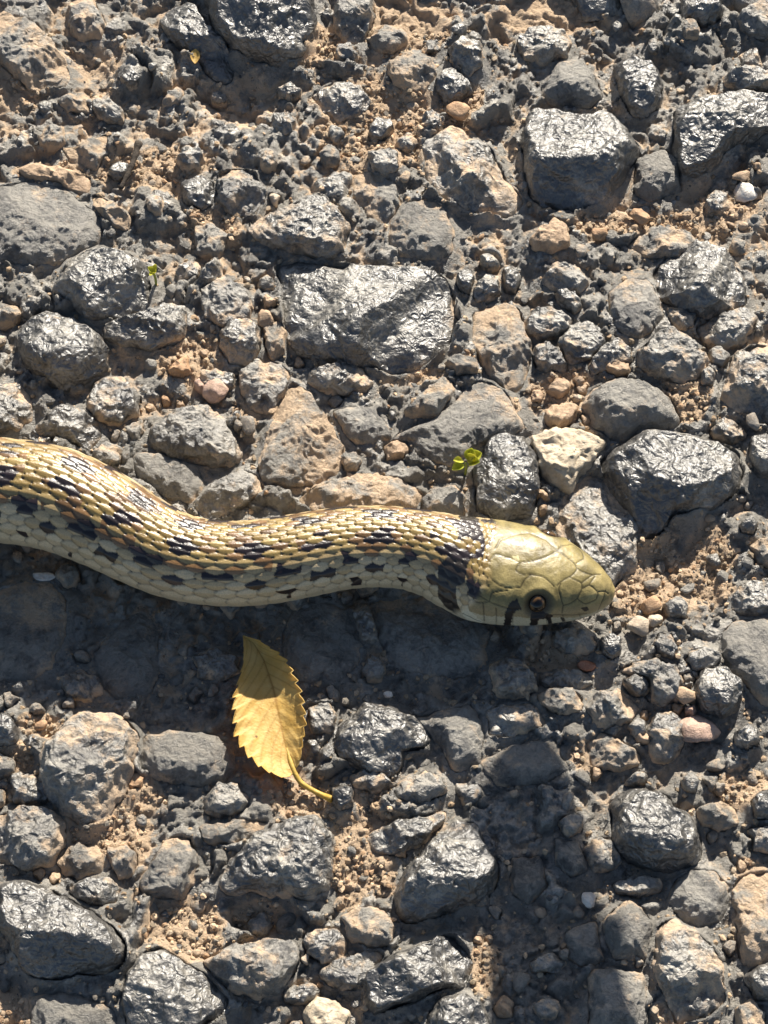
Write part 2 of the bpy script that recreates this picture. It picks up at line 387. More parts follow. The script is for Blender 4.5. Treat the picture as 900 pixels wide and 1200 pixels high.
# ------------------------------------------------------------------ chippings read off the photograph
# (height mm, kind, outline): g glossy tar, n grey, w wrinkled tar skin, d dusty, t tan, p pale
ST = '''
5 d 78,-6 110,-6 123,22 118,38 95,42 80,32
6 d -10,8 20,15 55,38 70,58 82,85 75,98 40,100 15,85 -10,60
7 g 185,15 205,-4 228,-4 238,25 265,45 275,72 268,92 250,85 225,60 195,35
11 g 235,-30 365,-30 368,30 350,62 315,66 275,55 250,30
3 t 20,195 40,190 75,197 105,205 105,220 98,228 70,215 25,205
5 w -12,215 40,210 75,215 110,245 122,265 115,280 100,290 80,300 30,310 -12,300
3 d 70,170 90,172 125,155 128,180 112,198 80,188
4 n 107,112 125,112 145,128 145,140 125,138 108,125
4 g 212,210 235,203 250,215 252,235 238,245 215,235
5 n 255,200 275,193 300,200 312,225 300,250 275,250 255,235
4 d 228,262 250,260 267,275 255,297 230,295
3 d 65,115 80,107 100,118 105,128 80,127
4 d 105,222 130,235 155,255 150,268 130,262 110,240
7 n 290,255 330,240 370,220 395,240 409,262 405,290 380,298 320,285 298,275
6 n 492,160 530,147 545,155 575,170 595,205 615,232 600,248 560,245 530,238 500,215
4 w 455,255 480,235 505,233 525,245 534,270 528,295 500,304 470,300 455,280
4 n 432,180 445,173 465,180 467,200 450,205 434,198
3 d 412,205 435,198 460,210 470,235 455,262 430,250 415,225
5 n 525,60 545,47 563,55 565,78 550,88 530,78
5 g 510,85 530,78 550,92 555,105 535,118 520,112 508,100
4 d 455,75 480,65 505,70 512,90 500,108 475,105 458,95
4 d 428,40 450,25 470,30 478,45 460,60 440,55
4 n 365,105 390,92 420,95 435,115 425,130 400,138 375,125
6 n 395,-5 440,-5 438,20 420,45 400,45 390,20
11 g 612,150 625,120 650,118 690,128 715,125 740,150 755,168 735,195 710,225 680,238 645,238 622,225 615,190
6 w 640,90 655,68 680,65 700,85 708,110 690,122 650,118 636,108
6 g 720,75 740,62 765,70 778,95 775,120 758,135 740,130 728,105
10 g 790,125 830,112 870,107 920,108 920,140 860,165 830,195 800,200 790,170
5 n 847,85 870,82 920,90 920,104 870,106 850,98
5 w 745,180 780,168 800,182 800,215 770,228 745,222
6 n 862,20 885,5 915,3 915,45 885,45 865,30
6 g 797,-5 845,-5 848,20 825,32 800,25
5 n 605,45 625,28 655,30 670,45 665,62 640,70 615,65
4 n 868,60 885,55 893,75 885,86 870,80
4 t 620,280 650,258 665,268 668,290 645,297 625,292
4 d 735,282 755,265 790,260 815,272 828,290 795,298 760,296
9 g 80,300 115,285 145,290 170,305 177,335 170,360 140,370 105,370 80,350 62,335
9 g 20,385 30,370 55,360 85,368 110,385 125,400 122,420 100,440 70,445 40,435 20,415
6 n 118,378 150,372 190,355 215,355 220,380 205,400 175,405 140,398 125,392
5 n 235,335 262,322 285,335 297,355 290,375 260,382 240,370
6 n 255,385 270,372 290,368 305,380 306,405 295,422 270,422 257,405
5 n 98,455 120,438 145,438 163,460 160,480 140,495 115,490 100,475
5 n 38,500 65,475 95,475 112,490 120,510 100,525 60,512
7 n 170,500 205,475 240,468 262,485 280,515 283,530 260,540 215,535 180,522
4 w 150,528 185,525 230,542 240,565 230,590 190,580 160,555
5 n 225,590 250,565 280,550 300,555 310,575 290,590 260,605 240,610
5 n 280,430 300,418 325,420 340,430 335,455 315,480 292,475 282,455
3 n 232,432 255,430 275,437 275,450 255,455 235,447
4 n -10,450 20,447 35,465 38,490 20,500 -10,505
4 n 108,528 125,516 142,522 143,540 115,545
10 g 320,300 345,295 390,303 440,305 490,308 525,315 538,345 540,370 530,395 505,418 470,428 430,425 385,415 350,400 333,370 325,335
6 d 342,440 360,455 385,490 405,525 402,545 380,562 340,570 310,568 303,545 315,500 330,460
5 n 362,432 395,424 425,427 437,440 432,455 400,460 375,455 362,445
3 w 390,482 420,475 440,480 455,500 460,513 430,520 415,520 400,500
5 d 472,485 500,460 520,442 535,447 528,468 513,490 500,488 485,490
4 w 447,513 500,497 532,473 560,442 590,457 600,472 618,500 600,508 560,525 530,545 490,535 480,515
3 t 447,522 470,516 480,524 475,535 455,537
4 d 520,425 540,418 560,425 560,438 535,440
6 d 553,360 580,350 608,352 618,375 625,400 620,430 610,452 590,452 565,425 553,395
3 d 400,535 415,529 424,540 418,550 402,550
4 d 345,580 380,565 430,553 470,560 492,575 485,596 440,600 380,605
4 w 492,582 510,567 535,564 548,577 545,600 520,605 497,600
8 g 555,550 575,510 595,502 615,508 632,540 636,575 625,600 590,608 560,595
4 d 308,375 325,370 335,385 333,410 318,418 310,400
4 g 535,320 548,308 556,322 551,340 538,335
4 n 557,330 570,317 586,322 588,340 570,350 555,345
4 g 590,310 600,305 612,320 605,338 592,336
4 n 635,325 650,308 675,310 690,330 680,343 645,338
5 n 615,370 630,357 655,360 673,374 665,388 640,393 620,388
4 n 649,343 660,337 675,343 683,360 674,366 655,355
4 n 653,400 667,380 690,375 705,385 712,402 695,418 670,425
4 n 690,424 705,408 725,397 742,410 740,423 715,432 692,440
4 n 622,405 640,395 660,410 668,428 645,432 628,425
4 w 715,340 735,325 760,327 772,345 780,370 765,388 745,398 725,390 712,365
9 g 766,310 790,285 820,277 850,285 875,315 880,345 865,355 830,368 805,366 782,350 769,335
3 n 783,362 800,360 817,366 812,385 795,390 785,378
7 n 747,415 765,394 785,384 805,392 820,407 833,425 820,440 800,453 775,440 755,430
5 n 815,380 840,367 875,359 890,367 885,385 865,402 845,408 822,395
8 n 853,440 865,410 885,400 915,400 915,490 890,493 862,478 850,460
9 w 683,470 695,447 720,438 755,440 785,460 802,490 790,498 760,500 735,512 715,512 695,495
6 p 623,512 645,502 680,504 712,517 700,533 688,548 670,572 650,568 632,545
10 g 702,535 720,520 755,503 790,502 830,510 868,525 877,550 865,575 830,590 790,605 762,633 750,625 738,595 712,558
4 n 655,590 665,570 692,550 712,558 737,588 748,620 745,665 720,690 680,685 660,650
4 t 640,477 660,467 677,472 677,490 655,500 640,493
3 t 640,457 650,442 668,442 668,455 655,463
3 t 705,432 720,425 737,427 740,438 722,441
4 n 820,437 830,431 838,440 835,452 822,452
4 n 831,411 845,406 855,418 848,430 834,427
6 g 879,512 900,507 915,510 915,560 887,550 880,530
4 n 834,497 850,487 870,497 876,508 860,516 838,508
4 n 777,706 795,698 808,708 805,721 785,722
5 g 703,750 715,744 728,750 727,768 715,775 705,765
4 n 645,742 670,737 695,742 700,755 690,767 660,765 648,755
6 n 575,785 590,770 610,775 628,795 630,810 605,816 580,812
4 n 632,787 655,782 690,787 697,799 680,806 640,806 633,798
4 d 627,817 645,808 670,808 684,818 682,833 660,840 640,830
5 n 686,827 700,811 725,806 742,816 750,830 740,844 715,853 696,845
4 n 729,797 745,792 758,797 760,809 752,817 736,811
5 n 717,788 735,778 765,772 790,780 800,800 795,820 776,826 764,819 762,796 740,788
4 n 764,756 771,743 785,746 794,765 788,776 771,769
4 n 800,775 815,763 835,763 845,773 835,784 811,788
7 g 815,800 825,784 848,782 868,800 870,825 850,840 826,834 814,815
6 w 845,740 865,722 920,720 920,830 890,820 872,800 856,785 845,765
5 n 763,842 776,830 794,836 804,855 799,879 780,893 763,884 758,862
4 d 688,866 705,857 725,864 753,881 753,894 720,901 691,893
5 g 862,858 875,847 887,856 889,872 875,879 861,870
4 n 736,851 746,840 758,846 758,859 746,865
4 n 866,612 880,604 889,613 884,624 869,622
4 d 880,637 895,627 915,630 915,665 890,658
4 n 858,700 870,682 915,680 915,715 872,718 857,711
3 w -10,690 25,680 60,680 78,700 75,740 60,780 30,800 -10,800
3 n 72,792 95,782 115,796 119,811 100,821 76,814
3 w 108,762 140,727 165,712 184,732 184,788 170,813 136,818 116,800
3 n 225,767 250,757 277,767 279,785 265,796 236,794
9 n 45,870 70,850 100,830 140,835 163,857 159,880 154,905 145,930 120,955 95,965 70,945 50,915
5 w 168,857 200,852 250,857 273,872 278,898 260,913 220,918 176,908 163,890
5 g -8,840 12,838 22,855 20,870 -8,875
4 d -8,877 17,890 17,905 -8,912
3 w 330,740 345,715 380,702 410,716 423,745 420,775 395,798 350,798 331,775
3 w 430,702 500,692 550,706 572,740 570,772 545,793 500,788 466,778 441,750
3 n 360,830 385,822 394,840 389,859 366,859
6 g 388,870 400,850 430,823 460,825 490,840 510,855 500,875 475,880 470,900 455,910 420,900 395,890
4 w 482,840 550,822 568,848 563,895 532,903 517,872
3 w 562,892 600,872 650,862 668,900 640,918 582,918
3 n 572,832 620,823 643,848 600,864 572,862
4 n 410,907 440,896 458,914 470,917 440,927 412,921
4 n 462,916 500,903 520,911 524,928 490,942 463,936
6 n -10,955 25,943 55,948 78,960 75,985 60,1010 30,1018 -10,1005
4 n 10,907 30,900 55,920 57,938 35,943 15,935
4 d 65,1005 85,988 110,984 121,1000 117,1019 95,1028 70,1021
4 d 124,991 150,989 161,1000 154,1024 136,1028
4 n 80,1041 100,1030 130,1028 141,1041 137,1057 110,1061 88,1052
10 g -12,1035 25,1030 70,1045 105,1065 135,1085 150,1110 140,1130 100,1140 55,1148 25,1135 10,1100 -12,1080
8 g 145,1135 165,1115 190,1108 225,1128 255,1150 267,1170 255,1190 230,1212 150,1212 140,1170
5 d 160,1035 180,1000 200,975 222,980 232,1000 225,1030 215,1050 185,1050 165,1045
8 n 258,1030 275,1000 300,975 345,958 370,950 390,975 388,1010 380,1040 360,1052 320,1045 290,1040 262,1045
5 n 238,935 255,915 275,912 292,935 285,950 260,955 240,948
3 d 230,967 270,962 318,960 308,972 280,988 250,989 235,980
8 n 238,1125 265,1108 300,1100 340,1098 352,1110 345,1135 325,1160 300,1168 270,1155 250,1140
3 w 30,1167 70,1160 100,1167 138,1182 130,1212 40,1212
4 n 388,926 400,919 414,926 414,945 400,950 390,940
4 n 430,977 455,963 500,953 526,946 518,965 490,988 460,1001 440,998
11 g 460,1045 475,1015 500,990 520,967 535,954 560,960 572,990 588,1010 585,1035 560,1050 520,1065 480,1078 462,1065
4 d 400,1070 425,1060 450,1062 462,1085 461,1104 440,1110 410,1099
4 n 352,1101 370,1087 395,1087 406,1101 403,1119 380,1128 359,1117
4 n 375,1131 400,1121 440,1112 453,1117 438,1138 420,1157 391,1156 376,1145
9 g 425,1140 460,1117 500,1102 530,1090 550,1105 560,1130 545,1150 500,1165 465,1180 435,1185 424,1165
7 g 500,1190 515,1170 540,1162 565,1175 577,1212 500,1212
4 p 355,1186 365,1169 385,1166 410,1186 410,1210 360,1204
3 n 330,1161 345,1151 370,1151 376,1164 360,1174 335,1174
3 t 578,1180 590,1164 602,1171 602,1189 585,1190
10 g 718,960 720,935 740,920 780,922 800,945 820,960 828,985 822,1005 800,1013 770,1013 740,1005 722,985
4 w 783,1050 791,1031 815,1015 840,1019 856,1036 857,1060 844,1079 820,1087 796,1075
4 n 682,991 705,977 717,983 730,1005 718,1018 695,1019 685,1005
5 n 655,961 668,954 684,956 684,969 665,982 657,975
5 w 706,1080 735,1051 754,1066 768,1081 763,1108 757,1123 720,1123 711,1105
5 w 690,1136 725,1131 755,1136 760,1175 759,1212 690,1212
7 n 771,1086 785,1077 815,1091 839,1111 847,1140 852,1175 830,1189 791,1199 781,1160 764,1130
6 d 862,1031 880,1019 920,1015 920,1120 882,1138 867,1120 863,1070
6 g 871,1146 886,1132 920,1127 920,1180 886,1170
4 d 862,1182 880,1172 896,1186 895,1212 865,1212
4 n 718,1033 740,1026 775,1027 779,1040 750,1049 725,1045
4 n 732,914 748,901 761,906 757,916 740,919
4 n 798,914 810,903 819,915 814,929 803,925
4 d 815,946 840,939 864,946 867,964 845,972 822,965
4 g 878,941 895,926 915,930 915,960 885,961
4 n 878,971 900,966 915,975 915,1000 885,994
3 w 600,1002 634,1002 644,1038 620,1058 600,1044
3 w 662,1090 700,1077 703,1105 709,1124 680,1133 666,1120
3 n 620,1126 650,1114 665,1126 655,1139 626,1139
3 w 650,982 678,987 691,1020 670,1029 651,1010
'''
# small embedded pebbles (x, y, radius px, colour letter) that stay part of the road
SMALL = '''558,113,9,t 321,233,9,p 895,155,8,n 887,199,6,t 857,259,5,t 235,448,9,k 193,464,6,o 208,470,8,t 175,472,6,t 135,507,10,n
280,500,6,n 249,383,5,p 210,430,17,o 237,412,8,t 105,515,10,n 315,354,8,t 394,469,10,n 350,421,7,t 452,452,8,n 517,433,5,n
629,462,8,t 677,447,7,t 682,456,6,t 677,466,6,p 685,493,8,t 634,582,9,t 636,598,7,t 870,580,8,n 880,588,7,n 775,660,8,n
722,735,6,n 793,831,8,t 809,834,9,k 753,867,10,t 757,836,8,t 760,817,7,n 805,798,9,n 157,915,13,o 80,825,9,n 44,832,9,n
95,768,11,n 228,810,9,n 248,808,7,n 12,822,12,n 390,813,10,n 430,818,6,n 406,700,9,n 580,743,7,p 45,1024,9,t 63,1028,8,t
358,1124,6,p 561,1101,6,t 573,1098,6,t 563,1053,12,n 581,1066,11,n 748,1127,7,n 869,1015,8,t 837,978,8,n 855,1111,9,n
661,1119,7,n 830,920,9,n 843,923,8,n 538,452,6,n 600,395,7,n 470,1000,7,t 700,905,8,t 735,940,6,t 410,560,7,t'''
SCOL = dict(t=(.44, .32, .215), p=(.52, .445, .35), n=(.24, .225, .20), o=(.48, .30, .17), k=(.50, .35, .28), w=(.82, .79, .73))

def radial(poly, N):
    """Centre and radius in N directions of an outline (mm)."""
    P = np.asarray(poly, float)
    Q = np.roll(P, -1, 0)
    cr = P[:, 0] * Q[:, 1] - Q[:, 0] * P[:, 1]
    A = cr.sum() / 2
    c = np.array([((P[:, 0] + Q[:, 0]) * cr).sum(), ((P[:, 1] + Q[:, 1]) * cr).sum()]) / (6 * A)
    th = np.arange(N) / N * 2 * np.pi
    d = np.stack([np.cos(th), np.sin(th)], 1)
    a, e = P - c, Q - P
    den = d[:, None, 0] * e[None, :, 1] - d[:, None, 1] * e[None, :, 0]
    den = np.where(np.abs(den) < 1e-9, 1e-9, den)
    t = (a[None, :, 0] * e[None, :, 1] - a[None, :, 1] * e[None, :, 0]) / den
    s = (a[None, :, 0] * d[:, None, 1] - a[None, :, 1] * d[:, None, 0]) / den
    ok = (s >= -1e-6) & (s <= 1 + 1e-6) & (t > 0)
    R = np.where(ok, t, 0).max(1)
    R = np.where(R <= 0, np.median(R[R > 0]), R)
    return c, th, R

def circ_blur(R, n):
    for _ in range(n):
        R = .25 * np.roll(R, 1) + .5 * R + .25 * np.roll(R, -1)
    return R

class Stone:
    def __init__(s, poly, H, kind, seed, res=1.0):
        s.H, s.kind, s.seed = H, kind, seed
        r = np.random.default_rng(seed)
        c, th, R = radial(poly, 96)
        s.c, s.Rm = c, R.mean()
        R = circ_blur(R, 1)
        R = R * (1 + .05 * perlin(np.cos(th) * 2.2 + seed * 3.1, np.sin(th) * 2.2, seed * .7) + .03 * perlin(np.cos(th) * 6 + seed, np.sin(th) * 6, 3.3))
        s.R = R
        s.N = int(np.clip(2 * np.pi * s.Rm / .42 * res, 22, 128))
        s.amt = r.uniform(.10, .40) if kind != 'w' else r.uniform(.18, .34)
        s.w = r.uniform(1.0, 2.8) if kind != 'w' else r.uniform(2.0, 4.0)
        s.r = r
    def Rat(s, ang):
        x = (ang % (2 * np.pi)) / (2 * np.pi) * 96
        i = np.floor(x).astype(int)
        f = x - i
        return s.R[i % 96] * (1 - f) + s.R[(i + 1) % 96] * f
    def mesh(s, z0, name='stone'):
        r, H, N = s.r, s.H, s.N
        smooth = s.kind == 'w'
        M = max(7, int(N * .34))
        th = np.arange(N) / N * 2 * np.pi
        R = s.Rat(th)
        u = np.concatenate([np.linspace(0, 1, M + 1)[1:] ** .82, [1.035, 1.06, 1.06]])
        U, TH = np.meshgrid(u, th, indexing='ij')
        RR = np.minimum(U, 1.06) * R[None, :] * 1.03
        X, Y = RR * np.cos(TH), RR * np.sin(TH)
        a, b = (2.3, .62) if smooth else (r.uniform(3.2, 5.5), r.uniform(.5, .75))
        Uc = np.clip(U, 0, 1)
        Z = H * (1 - Uc ** a) ** b
        # chipped facets
        k = 1 if smooth else int(r.integers(4, 8))
        for q in range(k):
            al = r.uniform(0, 2 * np.pi)
            if q == 0:
                al = 1.29 + r.uniform(-.5, .5)           # one long face tipped towards the sun to catch its glint
                tl, m = math.radians(r.uniform(9, 20)), r.uniform(-.35, .0)
            else:
                tl, m = math.radians(r.uniform(12, 48)), r.uniform(.05, .6)
            top = H * (r.uniform(.86, 1.0))
            pl = top - math.tan(tl) * (X * math.cos(al) + Y * math.sin(al) - m * float(s.Rat(np.array([al]))[0]))
            kk = .025 * H + .03
            d = np.clip(.5 + .5 * (Z - pl) / kk, 0, 1)
            Z = Z * (1 - d) + pl * d - kk * d * (1 - d) * .5
        Z = np.maximum(Z, H * (.42 * (1 - Uc ** 5) ** .7))
        n1 = len(u)
        Z[n1 - 3] = Z[n1 - 4] * .3 - .5
        Z[n1 - 2] = -2.2
        Z[n1 - 1] = -5.0
        sd = s.seed * 1.37
        sc = max(s.Rm, 1.5)
        A = (.05 if smooth else .085) * sc
        def vn(f, amp, o=2):
            x, y, z = X / f + sd, Y / f - sd, Z / f
            return (amp * fbm(x, y, z, o), amp * fbm(x + 40, y + 9, z, o), amp * fbm(x, y + 80, z + 5, o))
        dx1, dy1, dz1 = vn(sc * .75, A)
        dx2, dy2, dz2 = vn(max(sc * .22, 1.1), A * dict(g=.24, w=.24).get(s.kind, .34))
        dx3, dy3, dz3 = vn(1.5, dict(g=.06, n=.12, w=.08).get(s.kind, .16), 2)
        rid = 1 - 2 * np.abs(perlin(X / (sc * .45) + sd, Y / (sc * .45), Z / sc))
        fad = np.clip(U * 3, 0, 1)
        cr = dict(g=.36, n=.55, w=.38).get(s.kind, .5) * min(1, sc / 3)
        crust = cr * (.5 - 1.6 * np.abs(perlin(X / 2.7 + sd, Y / 2.7 - sd, Z / 3.5))) + .5 * cr * (.5 - 1.6 * np.abs(perlin(X / 1.3 - sd, Y / 1.3, Z / 1.6 + sd)))
        hz = np.clip(Z / H, 0, 1) ** .5
        X2 = X + (dx1 + dx2 + dx3 + crust * np.cos(TH) * U) * fad
        Y2 = Y + (dy1 + dy2 + dy3 + crust * np.sin(TH) * U) * fad
        Z2 = Z + (dz1 + dz2 + dz3 + crust + (0 if smooth else .045 * sc * rid * .5)) * (.35 + .65 * hz)
        if smooth:                                              # wrinkled tar skin
            ph = X * math.cos(sd) + Y * math.sin(sd)
            Z2 = Z2 + .16 * (np.abs(perlin(ph * .75, (Y * math.cos(sd) - X * math.sin(sd)) * .22 + sd, sd))) * hz
        top_z = float(np.max(Z[0])) 
        V = np.concatenate([[[0, 0, Z2[0].mean()]], np.stack([X2, Y2, Z2], -1).reshape(-1, 3)])
        Q = grid_quads(n1, N, True)[:, ::-1] + 1
        T = np.stack([np.zeros(N, int), 1 + np.arange(N), 1 + (np.arange(N) + 1) % N], 1)
        hh = np.clip(V[:, 2] / H, 0, 1)
        base = dict(g=.14, n=.40, w=.31, d=.54, t=.85, p=.6)[s.kind]
        dust = base + .42 * (1 - hh) ** 2 + .30 * fbm(V[:, 0] / (sc * .8) + sd, V[:, 1] / (sc * .8), V[:, 2] / sc, 2) + r.uniform(-.08, .08)
        shine = np.full(len(V), dict(g=.95, n=.62, w=.30, d=.3, t=0, p=0)[s.kind] + r.uniform(-.12, .12))
        me = quads_mesh(name, V, Q, T, attrs=dict(dust=np.clip(dust, 0, 1), shine=np.clip(shine, 0, 1)))
        return me

def poly_mm(pts, H):
    p = at(pts[:, 0], pts[:, 1], .35 * H)
    return p[:, :2]

stones = []
for i, ln in enumerate([l for l in ST.strip().splitlines()]):
    f = ln.split()
    pts = np.array([[float(v) for v in q.split(',')] for q in f[2:]])
    stones.append(Stone(poly_mm(pts, float(f[0])), float(f[0]), f[1], i + 1))
small = []
for i, q in enumerate(SMALL.split()):
    x, y, r_, c_ = q.split(',')
    x, y, r_ = float(x), float(y), float(r_)
    rr = np.random.default_rng(900 + i)
    an = np.sort(rr.uniform(0, 2 * np.pi, 7) * .3 + np.arange(7) / 7 * 2 * np.pi)
    rad = r_ * rr.uniform(.8, 1.15, 7)
    asp, rot = rr.uniform(.7, 1.0), rr.uniform(0, 3.1)
    px_ = np.stack([rad * np.cos(an), rad * np.sin(an) * asp], 1)
    px_ = px_ @ np.array([[math.cos(rot), -math.sin(rot)], [math.sin(rot), math.cos(rot)]]) + [x, y]
    s_ = Stone(poly_mm(px_, 1.0), max(1.2, r_ / PXMM * 1.25), 'p', 500 + i, 1.3)
    s_.amt = .05
    small.append((s_, c_))

# ------------------------------------------------------------------ road surface
STEP = .355
cx0, cx1, cy0, cy1 = -92.0, 92.0, -124.0, 138.0
def axis(a, b):
    core = np.arange(a, b + 1e-6, STEP)
    gr, x, st = [], 0.0, STEP
    while x < 20000:
        st *= 1.22
        x += st
        gr.append(x)
    gr = np.array(gr)
    return np.concatenate([(a - gr)[::-1], core, core[-1] + gr])
GX, GY = axis(cx0, cx1), axis(cy0, cy1)
X, Y = np.meshgrid(GX, GY)
far = np.maximum(np.maximum(cx0 - X, X - cx1), np.maximum(cy0 - Y, Y - cy1))
fade = 1 - sstep(0, 260, far)
fade_f = 1 - sstep(0, 8, far)
wx, wy = X + 2.2 * perlin(X / 9, Y / 9, 2.1), Y + 2.2 * perlin(X / 9 + 50, Y / 9, 4.4)
Z = (1.5 * fbm(X / 30, Y / 30, .3, 2) + .8 * fbm(X / 9, Y / 9, 1.3, 2)) * fade
# packed, tar-smeared lumps: each cell is a tilted, broken face with a dark joint round it
def lumps(size, H, tilt, warp, seed):
    ux = X / size + warp * perlin(X / size * .8, Y / size * .8, seed) + .5 * warp * perlin(X / size * 2.3, Y / size * 2.3, seed + 3.)
    uy = Y / size + warp * perlin(X / size * .8 + 60, Y / size * .8, seed) + .5 * warp * perlin(X / size * 2.3 + 60, Y / size * 2.3, seed + 3.)
    e, ox, oy, r1, r2, r3 = cells(ux, uy, .95, int(seed))
    sh = (1 - (1 - np.clip(e / (.28 + .3 * r3), 0, 1)) ** 2.2)
    h = H * (r1 ** 1.3) * sh + tilt * size * ((r2 - .5) * ox + (r3 - .62) * oy) * sh
    return h, r1, r2, e
h1, a1, b1, e1 = lumps(9.5, 3.6, .75, .42, 11)
h2, a2, b2, e2 = lumps(4.2, 1.7, .8, .42, 23)
h3, a3, b3, e3 = lumps(1.9, .6, .7, .35, 37)
mixl = np.clip(.5 + 1.3 * perlin(X / 13, Y / 13, 14.), 0, 1)
Z += (h1 * (.45 + .55 * mixl) + h2 * (1 - .45 * mixl) + h3 * .9 - 2.0) * fade_f
Z += (.35 * (1 - 2 * np.abs(perlin(wx / 4.2, wy / 4.2, 9.1))) + .30 * (1 - 2.4 * np.abs(perlin(wx / 1.9 + 7, wy / 1.9, 3.1))) + .22 * fbm(X / 1.3, Y / 1.3, 4.2, 2)) * fade_f
shine_g = np.clip(.15 + .55 * (a1 * mixl + a2 * (1 - mixl)) * (b2 > .35), 0, .75) * fade
# tan soil pockets seen in the photograph: x, y, rx, ry (px)
SOIL = [(440, 150, 62, 52), (15, 95, 40, 30), (470, 30, 55, 30), (640, 18, 70, 20), (370, 55, 40, 22), (805, 262, 55, 14), (720, 262, 40, 14), (795, 472, 36, 26),
        (655, 455, 34, 32), (215, 1090, 48, 36), (140, 975, 34, 32), (172, 930, 22, 18), (420, 1010, 34, 46), (350, 935, 40, 26), (885, 1085, 24, 46), (770, 680, 60, 46),
        (832, 660, 26, 40), (220, 420, 34, 28), (350, 566, 46, 10), (440, 580, 46, 12), (15, 890, 22, 22), (30, 1195, 36, 20), (570, 1130, 16, 34), (650, 765, 32, 22),
        (690, 885, 20, 16), (870, 925, 26, 22), (785, 1190, 20, 18), (45, 850, 24, 14), (575, 235, 16, 20), (500, 440, 20, 10), (590, 480, 20, 10), (540, 125, 22, 26),
        (880, 1020, 16, 14), (800, 950, 12, 10), (300, 1070, 30, 14), (90, 975, 14, 20), (10, 1180, 16, 26), (320, 470, 12, 20), (410, 1150, 16, 12), (710, 500, 22, 10), (290, 480, 14, 16),
        (640, 240, 12, 8), (850, 240, 40, 16), (60, 200, 50, 10), (250, 270, 30, 20), (180, 200, 60, 26), (430, 940, 16, 20), (460, 960, 20, 8)]
soil = np.zeros_like(Z)
pxg = project(np.stack([X, Y, np.zeros_like(X)], -1))
pxg[far > 40] = -9999
for sx, sy, rx, ry in SOIL:
    d = np.hypot((pxg[..., 0] - sx) / rx, (pxg[..., 1] - sy) / ry) / 1.18 + .35 * perlin(X / 5, Y / 5, sx)
    soil = np.maximum(soil, 1 - sstep(.62, 1.12, d))
# hollows: deep shaded pits between high stones
for hx, hy, rx, ry, dep in [(285, 110, 70, 42, 3.5), (110, 75, 45, 40, 2.5), (850, 215, 60, 40, 2.5), (800, 670, 70, 60, 3.0), (130, 420, 60, 30, 2), (300, 1075, 60, 20, 2), (470, 440, 60, 14, 2), (560, 1060, 60, 30, 2), (318, 850, 52, 95, 3.0), (200, 760, 260, 60, 1.2), (520, 780, 120, 50, 1.2)]:
    d = np.hypot((pxg[..., 0] - hx) / rx, (pxg[..., 1] - hy) / ry)
    Z -= dep * (1 - sstep(.4, 1.1, d))
# soil lies lower and is crumbly
cf1, cf2, cid = worley(X / 1.15, Y / 1.15, seed=21)
df1, df2, did = worley(X / 2.4 + 3, Y / 2.4, seed=33)
crumb = .42 * np.clip(1 - (cf1 / .62) ** 2, 0, 1) ** .5 * (.3 + cid) + .8 * np.clip(1 - (df1 / .5) ** 2, 0, 1) ** .5 * np.clip(did - .55, 0, 1) * 2
Z = Z * (1 - .45 * soil) - .5 * soil + crumb * soil * fade_f
# binder creeps up the flanks of each chipping
base = Z.copy()
occ = np.zeros(Z.shape, bool)
def rows(lo, hi, ax):
    return slice(np.searchsorted(ax, lo), np.searchsorted(ax, hi))
near = np.zeros_like(Z)
zb = []
for s in stones + [a for a, _ in small]:
    Rm = s.R.max()
    pad = Rm + 8
    sl = (rows(s.c[1] - pad, s.c[1] + pad, GY), rows(s.c[0] - pad, s.c[0] + pad, GX))
    if Z[sl].size == 0:
        zb.append(0.0); continue
    dx, dy = X[sl] - s.c[0], Y[sl] - s.c[1]
    r_ = np.hypot(dx, dy)
    Ra = s.Rat(np.arctan2(dy, dx))
    dist = r_ - Ra
    inside = dist < 0
    z0 = float(np.median(base[sl][inside])) if inside.any() else 0.0
    z0 = np.clip(z0, -1.2, 1.2)
    zb.append(z0)
    occ[sl] |= dist < .4
    mod = .55 + .9 * perlin(X[sl] / 5, Y[sl] / 5, s.seed)
    fil = z0 + s.H * s.amt * np.clip(mod, .15, 1.2) * np.exp(-np.clip(dist, 0, 99) / s.w) - .6 * np.clip(dist, 0, 99)
    out_ = np.maximum(Z[sl], fil) if s.H > 2 else Z[sl]
    gro = -.35 * np.exp(-(dist / .45) ** 2) * np.clip(.4 + 1.6 * perlin(X[sl] / 6, Y[sl] / 6, s.seed + .5), 0, 1)
    sink = np.minimum(Z[sl], z0 + .06 * s.H) - .9
    bw = np.clip(.5 + 1.6 * perlin(X[sl] / 4.5, Y[sl] / 4.5, s.seed + 3.3), .12, 1.4) * min(1, s.Rm / 5)
    tk = sstep(0, 1, -dist / bw)
    rim_ = np.maximum(fil, Z[sl]) - .3
    Z[sl] = np.where(inside, rim_ * (1 - tk) + np.minimum(sink, z0 + .1 * s.H + 1.5 * dist) * tk, out_ + gro)
    near[sl] = np.maximum(near[sl], np.exp(-np.clip(dist, 0, 99) / 1.2))
lowness = np.clip(.5 - (Z - base.mean()) / 4.5, 0, 1)
joint = 1 - sstep(.0, .3, np.minimum(e1, e2 * .8))
soil_a = np.clip(.85 * soil + .42 * lowness + .20 * joint + .20 * fbm(X / 7, Y / 7, 8.8, 2) + .10 * (pxg[..., 1] < 330) + .05, 0, .98)
nY, nX = Z.shape
road_me = quads_mesh('road', np.stack([X, Y, Z], -1).reshape(-1, 3), grid_quads(nY, nX), attrs=dict(dust=soil_a, shine=shine_g * (1 - soil)))
road = link('road', road_me, M_CHIP)
road['kind'] = 'structure'
road['label'] = 'weathered chip-seal road of tar-coated stones with tan soil between them'

